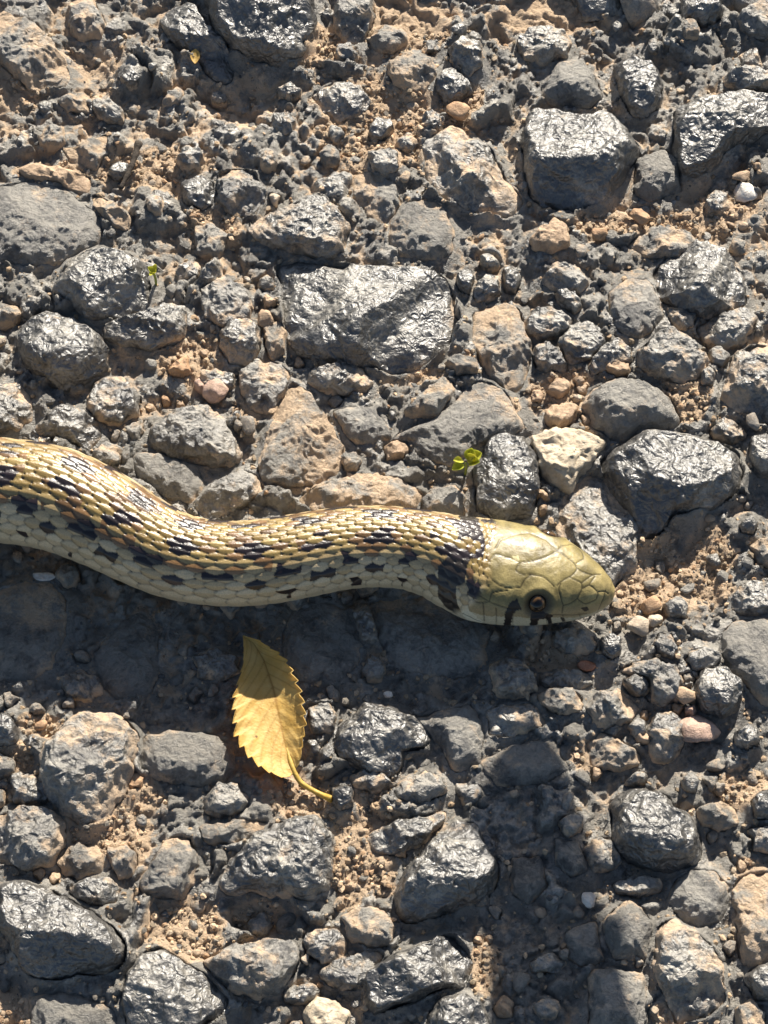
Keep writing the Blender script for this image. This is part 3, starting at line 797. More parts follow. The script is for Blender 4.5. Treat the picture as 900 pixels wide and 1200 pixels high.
def ground_z(x, y):
    i = np.clip(np.searchsorted(GY, y), 0, nY - 1)
    j = np.clip(np.searchsorted(GX, x), 0, nX - 1)
    return Z[i, j]

def place(o, x, y, z):
    o.location = (x * MM, y * MM, z * MM)

n_children = 0
for s, z0 in zip(stones, zb):
    o = link('stone', s.mesh(z0), M_CHIP if s.kind not in 'tp' else M_PEB, road)
    if s.kind == 't':
        o.color = (*SCOL['t'], 1)
    if s.kind == 'p':
        o.color = (.56, .49, .37, 1)
    place(o, s.c[0], s.c[1], z0 - .15 * s.H)
    n_children += 1
for (s, c_), z0 in zip(small, zb[len(stones):]):
    o = link('pebble', s.mesh(z0), M_PEB, road)
    k = rng.uniform(.8, 1.12)
    o.color = (*[v * k for v in SCOL[c_]], 1)
    place(o, s.c[0], s.c[1], float(ground_z(s.c[0], s.c[1])) + .8)
    n_children += 1

# ------------------------------------------------------------------ small chippings, gravel and grit
def ico(sub):
    import bmesh
    bm = bmesh.new()
    bmesh.ops.create_icosphere(bm, subdivisions=sub, radius=1)
    V = np.array([v.co[:] for v in bm.verts]); F = np.array([[v.index for v in f.verts] for f in bm.faces])
    bm.free()
    return V, F
ICO1, ICO2, ICO3 = ico(1), ico(2), ico(3)

def rot_z(a):
    return np.stack([np.stack([np.cos(a), -np.sin(a)], -1), np.stack([np.sin(a), np.cos(a)], -1)], -2)

def scatter(pts, rad, zz, ic, seed, flat=.62, bumpy=.22, cuts=6):
    """Many irregular grains as one vertex array."""
    V0, F0 = ic
    n = len(pts)
    r = np.random.default_rng(seed)
    S = rad[:, None] * np.stack([r.uniform(.75, 1.25, n), r.uniform(.7, 1.1, n), flat * r.uniform(.7, 1.2, n)], 1)
    P = V0[None] * (1 + bumpy * perlin(V0[None, :, 0] * 1.5 + r.uniform(0, 200, n)[:, None], V0[None, :, 1] * 1.5 + r.uniform(0, 200, n)[:, None], V0[None, :, 2] * 1.5))[..., None]
    # flatten a few sides so that grains look broken, not round
    for _ in range(cuts):
        d = r.normal(size=(n, 3)); d /= np.linalg.norm(d, axis=1)[:, None]
        h = np.einsum('nvk,nk->nv', P, d)
        lim = r.uniform(.42, .85, n)[:, None]
        P = P - np.clip(h - lim, 0, 9)[..., None] * d[:, None, :]
    P = P * S[:, None, :]
    a = r.uniform(0, 6.283, n)
    tx = r.uniform(-.5, .5, n)[:, None]
    y = P[..., 1] * np.cos(tx) - P[..., 2] * np.sin(tx)
    z = P[..., 1] * np.sin(tx) + P[..., 2] * np.cos(tx)
    x = P[..., 0]
    ca, sa = np.cos(a)[:, None], np.sin(a)[:, None]
    W = np.stack([x * ca - y * sa + pts[:, None, 0], x * sa + y * ca + pts[:, None, 1], z + zz[:, None]], -1)
    F = F0[None] + (np.arange(n) * len(V0))[:, None, None]
    return W.reshape(-1, 3), F.reshape(-1, 3)

def tri_mesh(name, V, T, **kw):
    return quads_mesh(name, V, np.zeros((0, 4), int), T, **kw)

# chippings of middle size in the gaps: the largest as single parts
occ_d = occ.copy()
cand = []
tries = rng.uniform([-84, -112], [84, 122], (1500, 2))
radii = np.sort(.8 + 2.4 * rng.random(1500) ** 2.0)[::-1]
for (x, y), r_ in zip(tries, radii):
    sl = (rows(y - r_, y + r_, GY), rows(x - r_, x + r_, GX))
    if occ_d[sl].mean() > .05 or (-34 < x < -15 and -62 < y < -20):
        continue
    occ_d[sl] = True
    cand.append((x, y, r_))
cand.sort(key=lambda c: -c[2])
n_single = max(0, 296 - n_children)
for i, (x, y, r_) in enumerate(cand[:n_single]):
    rr = np.random.default_rng(3000 + i)
    an = np.arange(8) / 8 * 2 * np.pi + rr.uniform(-.25, .25, 8)
    pl = np.stack([np.cos(an) * rr.uniform(.8, 1.2), np.sin(an) * rr.uniform(.65, 1.0)], 1) * r_ * rr.uniform(.85, 1.12, 8)[:, None] @ rot_z(rr.uniform(0, 3.1)).T + [x, y]
    s = Stone(pl, r_ * rr.uniform(.8, 1.2), rr.choice(['n', 'd', 'n', 'g']), 4000 + i, 1.1)
    o = link('stone', s.mesh(0), M_CHIP, road)
    place(o, x, y, float(ground_z(x, y)) - .1)
rest = np.array(cand[n_single:])
V, F = scatter(rest[:, :2], rest[:, 2] * .95, ground_z(rest[:, 0], rest[:, 1]) + rest[:, 2] * .15, ICO2, 21)
nv = len(ICO2[0])
r2 = np.random.default_rng(77)
o = link('gravel', tri_mesh('gravel', V, F, attrs=dict(dust=np.repeat(np.clip(r2.normal(.42, .22, len(rest)), 0, .95), nv), shine=np.repeat(r2.uniform(.0, .8, len(rest)), nv))), M_CHIP, road)
o['kind'] = 'stuff'

# fine grit in the soil pockets and crevices
prob = np.where(occ, 0, .07 + .9 * soil + .35 * near)
core = (slice(np.searchsorted(GY, -112), np.searchsorted(GY, 122)), slice(np.searchsorted(GX, -84), np.searchsorted(GX, 84)))
pc = prob[core].ravel(); pc = pc / pc.sum()
NG_ = 10000
idx = rng.choice(len(pc), NG_, p=pc)
gx = X[core].ravel()[idx] + rng.uniform(-.17, .17, NG_)
gy = Y[core].ravel()[idx] + rng.uniform(-.17, .17, NG_)
gr = .15 + .75 * rng.random(NG_) ** 3.5
V, F = scatter(np.stack([gx, gy], 1), gr, ground_z(gx, gy) + gr * .25, ICO1, 5, .75, .3)
cset = np.array([TAN, TAN2, (.46, .30, .18), (.26, .23, .19), (.13, .13, .125), (.40, .31, .21), (.52, .41, .29)])
gs = soil[core].ravel()[idx]
ci = np.where(rng.random(NG_) < .35 + .5 * gs, rng.choice([0, 0, 1, 2, 5, 6], NG_), rng.choice([3, 3, 4, 1, 5], NG_))
tc = cset[ci] * rng.uniform(.6, .98, (NG_, 1))
o = link('grit', tri_mesh('grit', V, F, colors=dict(tint=np.repeat(tc, len(ICO1[0]), 0)), smooth=False), M_GRIT, road)
o['kind'] = 'stuff'

# the road's surface goes on outside the picture
n_o = 1800
ox = rng.uniform(-330, 330, n_o * 2); oy = rng.uniform(-330, 360, n_o * 2)
m = (np.abs(ox) > 88) | (oy < -118) | (oy > 128)
ox, oy = ox[m][:n_o], oy[m][:n_o]
orr = rng.uniform(2.2, 9.0, len(ox))
V, F = scatter(np.stack([ox, oy], 1), orr, ground_z(ox, oy) + orr * .1, ICO2, 9, .7, .3)
o = link('chippings', tri_mesh('chippings', V, F, attrs=dict(dust=np.repeat(np.clip(r2.normal(.3, .2, len(ox)), 0, .9), nv), shine=np.repeat(r2.uniform(0, 1, len(ox)), nv))), M_CHIP, road)
o['kind'] = 'stuff'

# ------------------------------------------------------------------ loose pebbles, one thing each
LOOSE = [
    (875, 220, 13, 15, 'w', 'smooth white pebble lying beside the long glossy stone'),
    (820, 856, 20, 17, 'k', 'pinkish orange translucent pebble, largest loose one, right of the snake shadow'),
    (871, 203, 12, 7, 't', 'flat tan pebble touching the upper side of the white pebble'),
    (538, 132, 14, 13, 'o', 'rounded orange-tan pebble by the soil pocket near the top'),
    (750, 251, 11, 10, 'o', 'round orange-brown pebble below the big black stone'),
    (702, 272, 10, 10, 'o', 'small reddish tan pebble right of the pale tan chip'),
    (254, 456, 15, 14, 'k', 'pinkish angular pebble, larger of a touching pair'),
    (310, 370, 10, 12, 't', 'oval tan pebble left of the big flat-topped stone'),
    (291, 497, 11, 12, 'n', 'grey-tan oval pebble left of the dusty triangular stone'),
    (762, 709, 11, 11, 'o', 'orange-tan pebble in the shade right of the snake nose'),
    (748, 732, 13, 12, 'p', 'pale grey rough pebble below the snake nose'),
    (768, 725, 8, 8, 'p', 'small pale grey pebble beside the orange-tan one by the nose'),
    (766, 680, 10, 7, 'n', 'flat grey pebble in the shade, level with the snake eye'),
    (801, 818, 11, 10, 't', 'tan pebble above the pinkish orange pebble'),
    (688, 778, 9, 6, 'r', 'small flat brick-red pebble below the snake head'),
    (48, 850, 8, 6, 'o', 'small orange pebble above the tan soil at far left'),
    (690, 1053, 7, 9, 'w', 'small whitish pebble at the edge of the long shadow'),
    (50, 672, 12, 5, 'w', 'thin white flake in the snake shadow at far left'),
    (455, 812, 5, 4, 'w', 'tiny white grain in the snake shadow'),
    (882, 495, 8, 11, 'n', 'upright grey-tan pebble under the right edge stone'),
]
SCOL['r'] = (.50, .22, .13)
for i, (px_, py_, rx, ry, c_, lab) in enumerate(LOOSE):
    p = at(px_, py_, 1.5)
    r_ = np.random.default_rng(700 + i)
    V0, F0 = ICO3
    d = 1 + .16 * perlin(V0[:, 0] * 1.2 + i * 7, V0[:, 1] * 1.2, V0[:, 2] * 1.2) + .05 * perlin(V0[:, 0] * 4 + i * 7, V0[:, 1] * 4, V0[:, 2] * 4)
    P = V0 * d[:, None]
    for _ in range(11):
        n_ = r_.normal(size=3); n_ /= np.linalg.norm(n_)
        P = P - np.clip(P @ n_ - r_.uniform(.55, .82), 0, 9)[:, None] * n_ * .85
    a = r_.uniform(-.5, .5)
    hz = min(rx, ry) * (.8 if i != 17 else .5) / PXMM
    P = P * [1.2 * rx / PXMM, 1.2 * ry / PXMM, hz]
    P = P * (1 + .10 * fbm(P[:, 0] / 1.1 + i, P[:, 1] / 1.1, P[:, 2] / 1.1, 2))[:, None]
    P[:, :2] = P[:, :2] @ rot_z(a).T
    gz = max(float(ground_z(p[0] + ex, p[1] + ey)) for ex in (-.8, 0, .8) for ey in (-.8, 0, .8))
    o = link('pebble' if i != 17 else 'stone_flake', tri_mesh('loose_pebble', P, F0), M_PEB)
    o.color = (*SCOL[c_], 1)
    place(o, p[0], p[1], gz + hz * .6)
    tag(o, lab, 'pebble', 'loose pebbles on the road')
# ------------------------------------------------------------------ the snake: one continuous body with scales and head plates
# centre line in photo pixels with half widths (px), tail outside the picture to the left
BODY = [(-1500, 690, 8), (-1300, 600, 20), (-1100, 520, 32), (-900, 500, 44), (-700, 560, 54), (-500, 630, 60), (-330, 630, 63), (-180, 585, 63), (-90, 566, 62.5),
        (0, 575, 62), (60, 584, 62), (120, 609, 58), (160, 631, 54), (200, 650, 51), (240, 659, 50), (280, 661, 50), (320, 657.5, 50), (360, 650.5, 49.5),
        (400, 643.5, 48.5), (440, 641, 48), (480, 644, 48), (510, 651, 50.5), (535, 660, 55.5), (560, 668, 60), (582, 672, 61.5), (604, 675, 60), (630, 679, 56.5),
        (655, 684, 49), (680, 690, 38), (698, 694, 27), (709, 696, 18), (715, 697, 11), (718.4, 697.5, 5.5), (719.3, 697.7, .6)]
BODY = np.array(BODY, float)
HZ = 2.2                                                         # clearance above the road's mean level
kn = np.concatenate([[0], np.cumsum(np.hypot(*np.diff(BODY[:, :2], axis=0).T))])
def catmull(t, kn, v):
    """Monotone-ish cubic Hermite through (kn, v)."""
    m = np.gradient(v, kn)
    i = np.clip(np.searchsorted(kn, t) - 1, 0, len(kn) - 2)
    h = kn[i + 1] - kn[i]
    x = (t - kn[i]) / h
    return (v[i] * (1 + 2 * x) * (1 - x) ** 2 + m[i] * h * x * (1 - x) ** 2 + v[i + 1] * x * x * (3 - 2 * x) + m[i + 1] * h * x * x * (x - 1))
k_vis = kn[8]
k_end = kn[-1]
tt = np.concatenate([np.linspace(0, k_vis, 260)[:-1], np.arange(k_vis, kn[-5], .92), k_end - (k_end - kn[-5]) * (1 - np.linspace(0, 1, 46)[1:]) ** 1.7])
cx, cy = catmull(tt, kn, BODY[:, 0]), catmull(tt, kn, BODY[:, 1])
hw = np.maximum(np.interp(tt, kn, BODY[:, 2]) * .35 + catmull(tt, kn, BODY[:, 2]) * .65, .25)
hw[-1] = .2
xh = cx                                                          # px x position drives head-specific shape
is_head = sstep(505, 560, xh)
r_mm = hw / PXMM * .975
wid = r_mm * (1 + .05 * is_head)
# heights: body round, head flatter and tapering to the snout
hd = np.interp(xh, [500, 540, 580, 620, 650, 680, 700, 712, 718, 719.3], [8.6, 8.3, 8.1, 7.9, 7.3, 6.2, 5.0, 3.5, 1.8, .15])
hb = np.interp(xh, [500, 540, 580, 620, 650, 680, 700, 712, 718, 719.3], [8.4, 6.8, 5.6, 5.2, 4.9, 4.4, 3.6, 2.5, 1.3, .1])
hk = sstep(470, 560, xh)
up_h = r_mm * .96 * (1 - hk) + hd * hk
dn_h = r_mm * .92 * (1 - hk) + hb * hk
zc = (r_mm * .92 + HZ) * (1 - hk) + np.interp(xh, [500, 560, 620, 680, 719], [9.5, 8.3, 7.8, 7.4, 7.2]) * hk
P0 = at(cx, cy, zc)
ds = np.linalg.norm(np.diff(P0, axis=0), axis=1)
sl_ = np.concatenate([[0], np.cumsum(ds)])
Tn = np.gradient(P0, sl_, axis=0)
for _ in range(30):
    Tn[1:-1] = .25 * Tn[:-2] + .5 * Tn[1:-1] + .25 * Tn[2:]
Tn /= np.linalg.norm(Tn, axis=1)[:, None]
Lt = np.cross(Tn, [0, 0, 1.0]); Lt /= np.linalg.norm(Lt, axis=1)[:, None]     # towards the viewer's side (picture down)
Un = np.cross(Lt, Tn)
ROLL = np.radians(np.interp(xh, [400, 520, 560], [-13, -13, -9]))            # dorsal line leans away from the viewer
NPHI = 252
phi = (np.arange(NPHI) / NPHI * 2 - 1) * np.pi                                # 0 = dorsal line, + = viewer's side
PH = phi[None, :] + 0 * sl_[:, None]
nexp = 2.0 + .3 * is_head[:, None]
cs, sn = np.cos(PH), np.sin(PH)
sup = (np.abs(cs) ** nexp + np.abs(sn) ** nexp) ** (-1 / nexp)
a_up = np.where(cs > 0, up_h[:, None], dn_h[:, None]) * cs * sup
a_la = wid[:, None] * sn * sup
cr_, sr_ = np.cos(ROLL)[:, None], np.sin(ROLL)[:, None]
la = a_la * cr_ + a_up * sr_
uu = -a_la * sr_ + a_up * cr_
S3 = P0[:, None, :] + Lt[:, None, :] * la[..., None] + Un[:, None, :] * uu[..., None]

def normals(S):
    du = np.gradient(S, axis=0)
    dv = np.roll(S, -1, 1) - np.roll(S, 1, 1)
    n = np.cross(dv, du)
    n /= np.linalg.norm(n, axis=2)[..., None] + 1e-9
    out = (S - P0[:, None, :])
    sg = np.sign((n * out).sum(2))
    sg[sg == 0] = 1
    return n * sg[..., None]
NR = normals(S3)

# scale lattice: rows around the body, pitch along it
rowpos = np.radians([0, 8.5, 17, 25.5, 34.5, 44, 54.5, 66, 79, 96, 135, 180])
rown = np.arange(12.0)
AR = np.sign(PH) * np.interp(np.abs(PH), rowpos, rown)                        # signed row coordinate
pitch = np.interp(xh, [-1500, 0, 200, 440, 500, 535, 560], [1.8, 4.0, 3.6, 3.2, 2.6, 1.9, 1.8])
qs = np.concatenate([[0], np.cumsum(ds / (.5 * (pitch[1:] + pitch[:-1])))])
qs = qs - qs[np.argmin(abs(xh - 545))]
Q_ = qs[:, None] + 0 * PH
best = np.full(PH.shape, -1.0); bi = np.zeros(PH.shape, int); bj = np.zeros(PH.shape, int); bedge = np.zeros(PH.shape); bkeel = np.zeros(PH.shape)
j0 = np.round(AR).astype(int)
for dj in (-1, 0, 1):
    j = j0 + dj
    off = (j % 2) * .5
    i0 = np.round(Q_ - off).astype(int)
    for di in (-1, 0, 1):
        i = i0 + di
        dx = Q_ - off - i                                                    # + towards the head
        dy = AR - j
        # scale outline: blunt at the head end, pointed and free at the tail end
        ex = np.where(dx < 0, -dx / .62, dx / .60)
        shape = ex ** 1.55 + (np.abs(dy) / (.64 - .12 * np.clip(-dx, 0, 1))) ** 1.7
        inside = shape < 1
        dome = (1 - np.clip(shape, 0, 1)) ** .45
        zz = .42 + .34 * (-dx) + .42 * dome
        keel = np.exp(-(dy / .13) ** 2) * np.clip(1 - shape, 0, 1) ** .5
        zz = np.where(inside, zz + .14 * keel, -1)
        m_ = zz > best
        best = np.where(m_, zz, best); bi = np.where(m_, i, bi); bj = np.where(m_, j, bj); bedge = np.where(m_, shape, bedge); bkeel = np.where(m_, keel, bkeel)
covered = best > -.5
relief = np.where(covered, best, .12)
vent = np.abs(PH) > np.radians(106)
relief = np.where(vent, .5 + .25 * (1 - np.abs(((Q_ * 1.0) % 1) - .5) * 2) ** .4, relief)
body_w = 1 - sstep(540, 566, xh + 10 * np.cos(PH[0])[None, :].mean() )[:, None] * np.ones_like(PH)
# small scales reach further forward low on the neck than on the crown
crown_edge = np.interp(np.degrees(np.abs(PH)), [0, 30, 60, 90, 130], [566, 574, 564, 548, 545])
body_w = 1 - sstep(-5, 5, xh[:, None] - crown_edge)
amp = (.50 * r_mm / 8.5)[:, None] * np.interp(xh, [480, 560], [1, .7])[:, None]
disp = (relief - .55) * amp * body_w

# pigment of the body, one tone for each scale
h_ = lambda a, b, k: ((np.sin(a * 12.9898 + b * 78.233 + k * 37.719) * 43758.5453) % 1.0)
rnd = h_(bi, bj, 1); rnd2 = h_(bi, bj, 2)
psj = np.sign(bj) * np.interp(np.abs(bj), rown, np.degrees(rowpos))           # angle of the scale's centre
sc_q = bi + (bj % 2) * .5
psj0 = psj
psj = .62 * psj + .38 * np.degrees(PH)
s_of_q = np.interp(.62 * sc_q + .38 * Q_, qs, sl_)                                             # distance along the body of the scale's centre
s0 = np.interp(447, xh[xh > -400], sl_[xh > -400])
PER = 74 / PXMM
ph_ = (s_of_q - s0) / PER
ph_ = ph_ + .10 * perlin(s_of_q / 14, psj / 30, 1.7)
def blotch(center, half, phase, duty):
    p = (ph_ + phase + .5) % 1 - .5
    return (np.abs(p) < duty) & (np.abs(np.abs(psj) - center) < half)
dark = blotch(19, 11, 0, .20) | blotch(48, 8, .5, .18) | blotch(68, 7, .02, .145) | (blotch(88, 9, .5, .07) & (rnd > .3))
dark &= rnd2 > .12
brown = ~dark & ((blotch(24, 22, 0, .30) & (rnd2 > .45)) | ((np.abs(psj) < 56) & (rnd2 > .86)))
apsi = np.abs(psj0)
gold = np.array([.36, .255, .092]); gold2 = np.array([.22, .145, .046]); flank = np.array([.47, .355, .195]); cream = np.array([.66, .54, .35])  # flank and cream also carry the warmth of light bounced off the road
t1 = sstep(24, 56, apsi)[..., None]; t2 = sstep(66, 92, apsi)[..., None]
colr = (gold * rnd[..., None] + gold2 * (1 - rnd[..., None])) * (1 - t1) + flank * (.86 + .22 * rnd[..., None]) * t1
colr = colr * (1 - t2) + cream * (.85 + .2 * rnd[..., None]) * t2
colr = np.where(brown[..., None], np.array([.17, .095, .04]) * (.7 + .8 * rnd[..., None]), colr)
colr = np.where(dark[..., None], np.array([.016, .011, .012]) * (.6 + 1.2 * rnd[..., None]), colr)
colr = colr * .94
light_tip = ((apsi > 52) & ~dark)[..., None] & (rnd2 > .6)[..., None]
colr = np.where(light_tip, colr * .5 + cream * .5, colr)
colr = colr * (1 - .45 * sstep(.6, 1.0, bedge) * (~dark))[..., None]        # darker skin at the rim of a scale
colr = np.where(covered[..., None], colr, np.array([.03, .024, .018]))
colr = np.where(vent[..., None], cream * .95, colr)

# ---- head: plates, traced on the near side and mirrored on the far side
head = xh > 503
hi = np.where(head)[0]
HP = project(S3[hi])                                                          # pixel position of each head vertex
vis = ((S3[hi] - C0) * NR[hi]).sum(2) < 0
Z0 = lambda L: [(490 + a / 3.6, 580 + b / 3.6) for a, b in L]
SEAMS = [[(325, 248), (360, 258), (395, 268), (430, 285)], [(328, 225), (345, 190), (400, 170), (470, 160), (540, 190), (590, 235)], [(430, 285), (480, 280), (540, 262), (590, 235)],
         [(430, 285), (408, 318), (440, 335), (480, 335)], [(480, 335), (530, 345), (575, 385)], [(480, 335), (450, 355), (430, 395)],
         [(585, 382), (610, 360), (650, 340), (672, 312), (660, 288), (590, 235)], [(590, 235), (602, 215), (650, 208), (690, 240), (702, 270), (664, 288)],
         [(600, 375), (592, 400), (600, 430), (612, 466)], [(640, 348), (690, 370), (692, 398), (672, 438), (640, 460), (612, 466)], [(672, 312), (705, 330), (735, 338)], [(690, 370), (735, 338), (770, 335)],
         [(692, 398), (722, 378), (760, 410), (752, 442), (704, 462), (672, 440)], [(722, 378), (745, 345)], [(760, 410), (790, 405), (802, 420)], [(790, 405), (780, 440), (752, 500), (712, 535)],
         [(325, 248), (290, 290), (295, 340), (330, 375), (380, 395), (430, 388)], [(258, 455), (300, 450), (350, 470), (400, 485), (430, 480)], [(300, 450), (310, 412), (380, 402)], [(275, 458), (280, 530)],
         [(330, 478), (330, 548)], [(400, 487), (398, 555)], [(480, 512), (560, 505), (650, 507), (712, 500)], [(540, 508), (545, 556)], [(612, 466), (606, 500)], [(612, 508), (622, 548)], [(680, 505), (690, 540)],
         [(190, 500), (250, 530), (330, 556), (420, 566), (560, 561), (660, 550), (740, 522), (795, 478)], [(240, 330), (260, 380), (300, 385)], [(250, 300), (290, 290)], [(235, 410), (300, 450)], [(205, 440), (258, 455)]]
vidx = np.argwhere(vis)
vpx = HP[vis]
def px_to_vert(p):
    return vidx[np.argmin(((vpx - p) ** 2).sum(1))]
groove = np.full(HP.shape[:2], 9.0)
Hpts = S3[hi]
jm = (NPHI - np.arange(NPHI)) % NPHI                                          # mirrored column (dorsal column is NPHI/2)
jm = (2 * (NPHI // 2) - np.arange(NPHI)) % NPHI
sel = []
for sm in SEAMS:
    q = np.array(Z0(sm))
    L = np.concatenate([[0], np.cumsum(np.hypot(*np.diff(q, axis=0).T))])
    t = np.arange(0, L[-1], 1.0)
    ab = [px_to_vert(p) for p in np.stack([np.interp(t, L, q[:, 0]), np.interp(t, L, q[:, 1])], 1)]
    sides = [[(a_, b_) for a_, b_ in ab]]
    if np.mean([abs(phi[b_]) for _, b_ in ab]) > .35:
        sides.append([(a_, jm[b_]) for a_, b_ in ab])
    for sd_ in sides:
        line = np.array([Hpts[a_, b_] for a_, b_ in sd_])
        ends = line[0].copy(), line[-1].copy()
        for _ in range(12):
            line[1:-1] = .25 * line[:-2] + .5 * line[1:-1] + .25 * line[2:]
        line = np.stack([np.interp(np.linspace(0, 1, len(line) * 2), np.linspace(0, 1, len(line)), line[:, c]) for c in range(3)], 1)
        for (a_, b2), p3 in zip([sd_[min(k // 2, len(sd_) - 1)] for k in range(len(line))], line):
            if sd_ is not sides[0] and vis[a_, b2]:
                continue
            lo, up = max(0, a_ - 30), min(len(hi), a_ + 31)
            d = np.linalg.norm(Hpts[lo:up] - p3, axis=2)
            groove[lo:up] = np.minimum(groove[lo:up], d)
headw = 1 - body_w[hi]
plate = .12 * (1 - np.exp(-groove / 1.0)) - .10 * np.exp(-(groove / .12) ** 2)
def in_poly(P, poly):
    x, y = P[..., 0], P[..., 1]
    r = np.zeros(x.shape, bool)
    q = np.array(poly)
    for k in range(len(q)):
        x1, y1 = q[k]; x2, y2 = q[k - 1]
        c = (y1 > y) != (y2 > y)
        r ^= c & (x < (x2 - x1) * (y - y1) / (y2 - y1 + 1e-9) + x1)
    return r
def paint(mask_poly, rgb, mat, mirror=True, w=1.0):
    m_ = in_poly(HP + 1.3 * np.stack([perlin(HP[..., 0] / 3, HP[..., 1] / 3, 1.), perlin(HP[..., 0] / 3, HP[..., 1] / 3, 5.)], -1), Z0(mask_poly)) & vis
    if mirror:
        m_ = m_ | m_[:, jm]
    mat[m_] = mat[m_] * (1 - w) + np.array(rgb) * w
nz = fbm(Hpts[..., 0] / 3.5, Hpts[..., 1] / 3.5, Hpts[..., 2] / 3.5, 3)[..., None]
apH = np.degrees(np.abs(PH[hi]))[..., None]
hc = np.array([.228, .184, .076]) * (1 + .5 * nz) + np.array([.06, .045, .02]) * np.clip(nz, 0, 1)
low = sstep(52, 74, apH)
hc = hc * (1 - low) + np.array([.32, .245, .13]) * low
lip = sstep(84, 96, apH)
hc = hc * (1 - lip) + np.array([.50, .44, .31]) * lip
snout = sstep(680, 715, xh[hi])[:, None, None]
hc = hc * (1 - .35 * snout) + np.array([.36, .28, .13]) * .35 * snout
BLK = (.020, .016, .014)
paint([(185, 475), (260, 505), (330, 512), (400, 512), (480, 518), (560, 514), (650, 517), (712, 520), (640, 590), (400, 600), (250, 570)], (.50, .44, .30), hc)
paint([(150, 385), (205, 365), (190, 430), (218, 490), (275, 535), (262, 552), (200, 520), (165, 460)], (.66, .61, .45), hc)
paint([(195, 420), (240, 415), (250, 452), (205, 462)], (.10, .08, .04), hc)
paint([(388, 452), (418, 438), (434, 480), (400, 500), (390, 552), (362, 552), (366, 495)], BLK, hc)
paint([(478, 495), (565, 498), (568, 515), (512, 520), (498, 556), (470, 554)], BLK, hc)
paint([(536, 512), (556, 510), (568, 548), (556, 554)], BLK, hc)
paint([(598, 515), (610, 515), (630, 545), (618, 548)], (.05, .04, .03), hc)
paint([(686, 474), (712, 470), (720, 484), (698, 490)], (.03, .025, .02), hc)
paint([(400, 258), (424, 256), (424, 280), (400, 280)], (.60, .52, .28), hc, False)
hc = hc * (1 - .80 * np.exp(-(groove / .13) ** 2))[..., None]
col_h = colr[hi]
# black collar behind the head and dark freckles on the nape
cm = in_poly(HP, Z0([(84, 300), (150, 236), (236, 244), (206, 300), (196, 372), (160, 388), (162, 440), (190, 520), (120, 474), (84, 430)])) & vis
cm = cm | cm[:, jm]
col_h[cm & (rnd[hi] > .03)] = np.array([.026, .021, .017])
for poly in ([(176, 105), (255, 112), (285, 200), (272, 270), (140, 268), (165, 200)], [(275, 192), (335, 190), (335, 236), (290, 230)]):
    q_ = in_poly(HP, Z0(poly)) & vis
    col_h[q_ & (rnd[hi] > .25)] = np.array([.026, .019, .021])
bwh = body_w[hi][..., None]
colr[hi] = col_h * bwh + hc * (1 - bwh)
disp[hi] = disp[hi] + plate * headw + .05 * fbm(Hpts[..., 0] / 1.2, Hpts[..., 1] / 1.2, Hpts[..., 2] / 1.2, 2) * headw
# brow ridge above the eye and a socket for it
e_a, e_b = px_to_vert(np.array(Z0([(505, 462)])[0]))
for eb in (e_b, jm[e_b]):
    E = Hpts[e_a, eb]
    d = np.linalg.norm(Hpts - E, axis=2)
    disp[hi] -= 1.1 * np.exp(-(d / 2.2) ** 2)
    disp[hi] += .34 * np.exp(-((d - 3.1) / .8) ** 2)
    colr[hi] = colr[hi] * (1 - .94 * np.exp(-(d / 3.0) ** 6))[..., None] + np.array([.020, .013, .010]) * (.94 * np.exp(-(d / 3.0) ** 6))[..., None]
# the mouth is a real slit
VS = S3 + NR * disp[..., None]
nS = len(sl_)
Qd = grid_quads(nS, NPHI, True)
Vb = np.concatenate([VS.reshape(-1, 3), [VS[0].mean(0)], [VS[-1].mean(0)]])
Tt = np.concatenate([np.stack([np.full(NPHI, nS * NPHI), np.arange(NPHI), (np.arange(NPHI) + 1) % NPHI], 1)[:, ::-1],
                     np.stack([np.full(NPHI, nS * NPHI + 1), (nS - 1) * NPHI + np.arange(NPHI), (nS - 1) * NPHI + (np.arange(NPHI) + 1) % NPHI], 1)])
pig = np.concatenate([np.clip(colr, 0, 1).reshape(-1, 3), [[.3, .25, .1]], [[.36, .3, .14]]])
base_p = at(300, 655, 0)
snake = empty('snake', base_p)
tag(snake, 'golden olive snake with black chequered blotches stretched across the road', 'snake')
body = link('body', quads_mesh('snake_body', Vb - base_p, Qd, Tt, attrs=dict(satin=np.append((1 - body_w).ravel(), [0, 1])), colors=dict(pigment=pig)), M_SCALE, snake)

# eyes: dark globe with a bronze ring round the pupil
def mat_eye():
    m, nt, b, out = new_mat('snake_eye')
    g = NG(nt)
    c = g.attr('pigment', 'Color')
    g.setb(b, Base_Color=c, Roughness=.08)
    b.inputs['Specular IOR Level'].default_value = .35
    b.inputs['Coat Weight'].default_value = .15
    b.inputs['Coat Roughness'].default_value = .04
    return m
M_EYE = mat_eye()
for eb in (e_b, jm[e_b]):
    E, n_ = Hpts[e_a, eb], NR[hi[e_a], eb]
    V0, F0 = ICO3
    d = V0 @ n_
    ang = np.degrees(np.arccos(np.clip(d, -1, 1)))
    pc_ = np.where((ang < 34)[:, None], (.006, .005, .005), np.where((ang < 47)[:, None], (.11, .06, .024), (.02, .013, .008)))
    ce = E - n_ * 1.5
    eye = link('eye', tri_mesh('snake_eye', V0 * 2.05, F0, colors=dict(pigment=pc_)), M_EYE, snake)
    eye.location = tuple((ce - base_p) * MM)

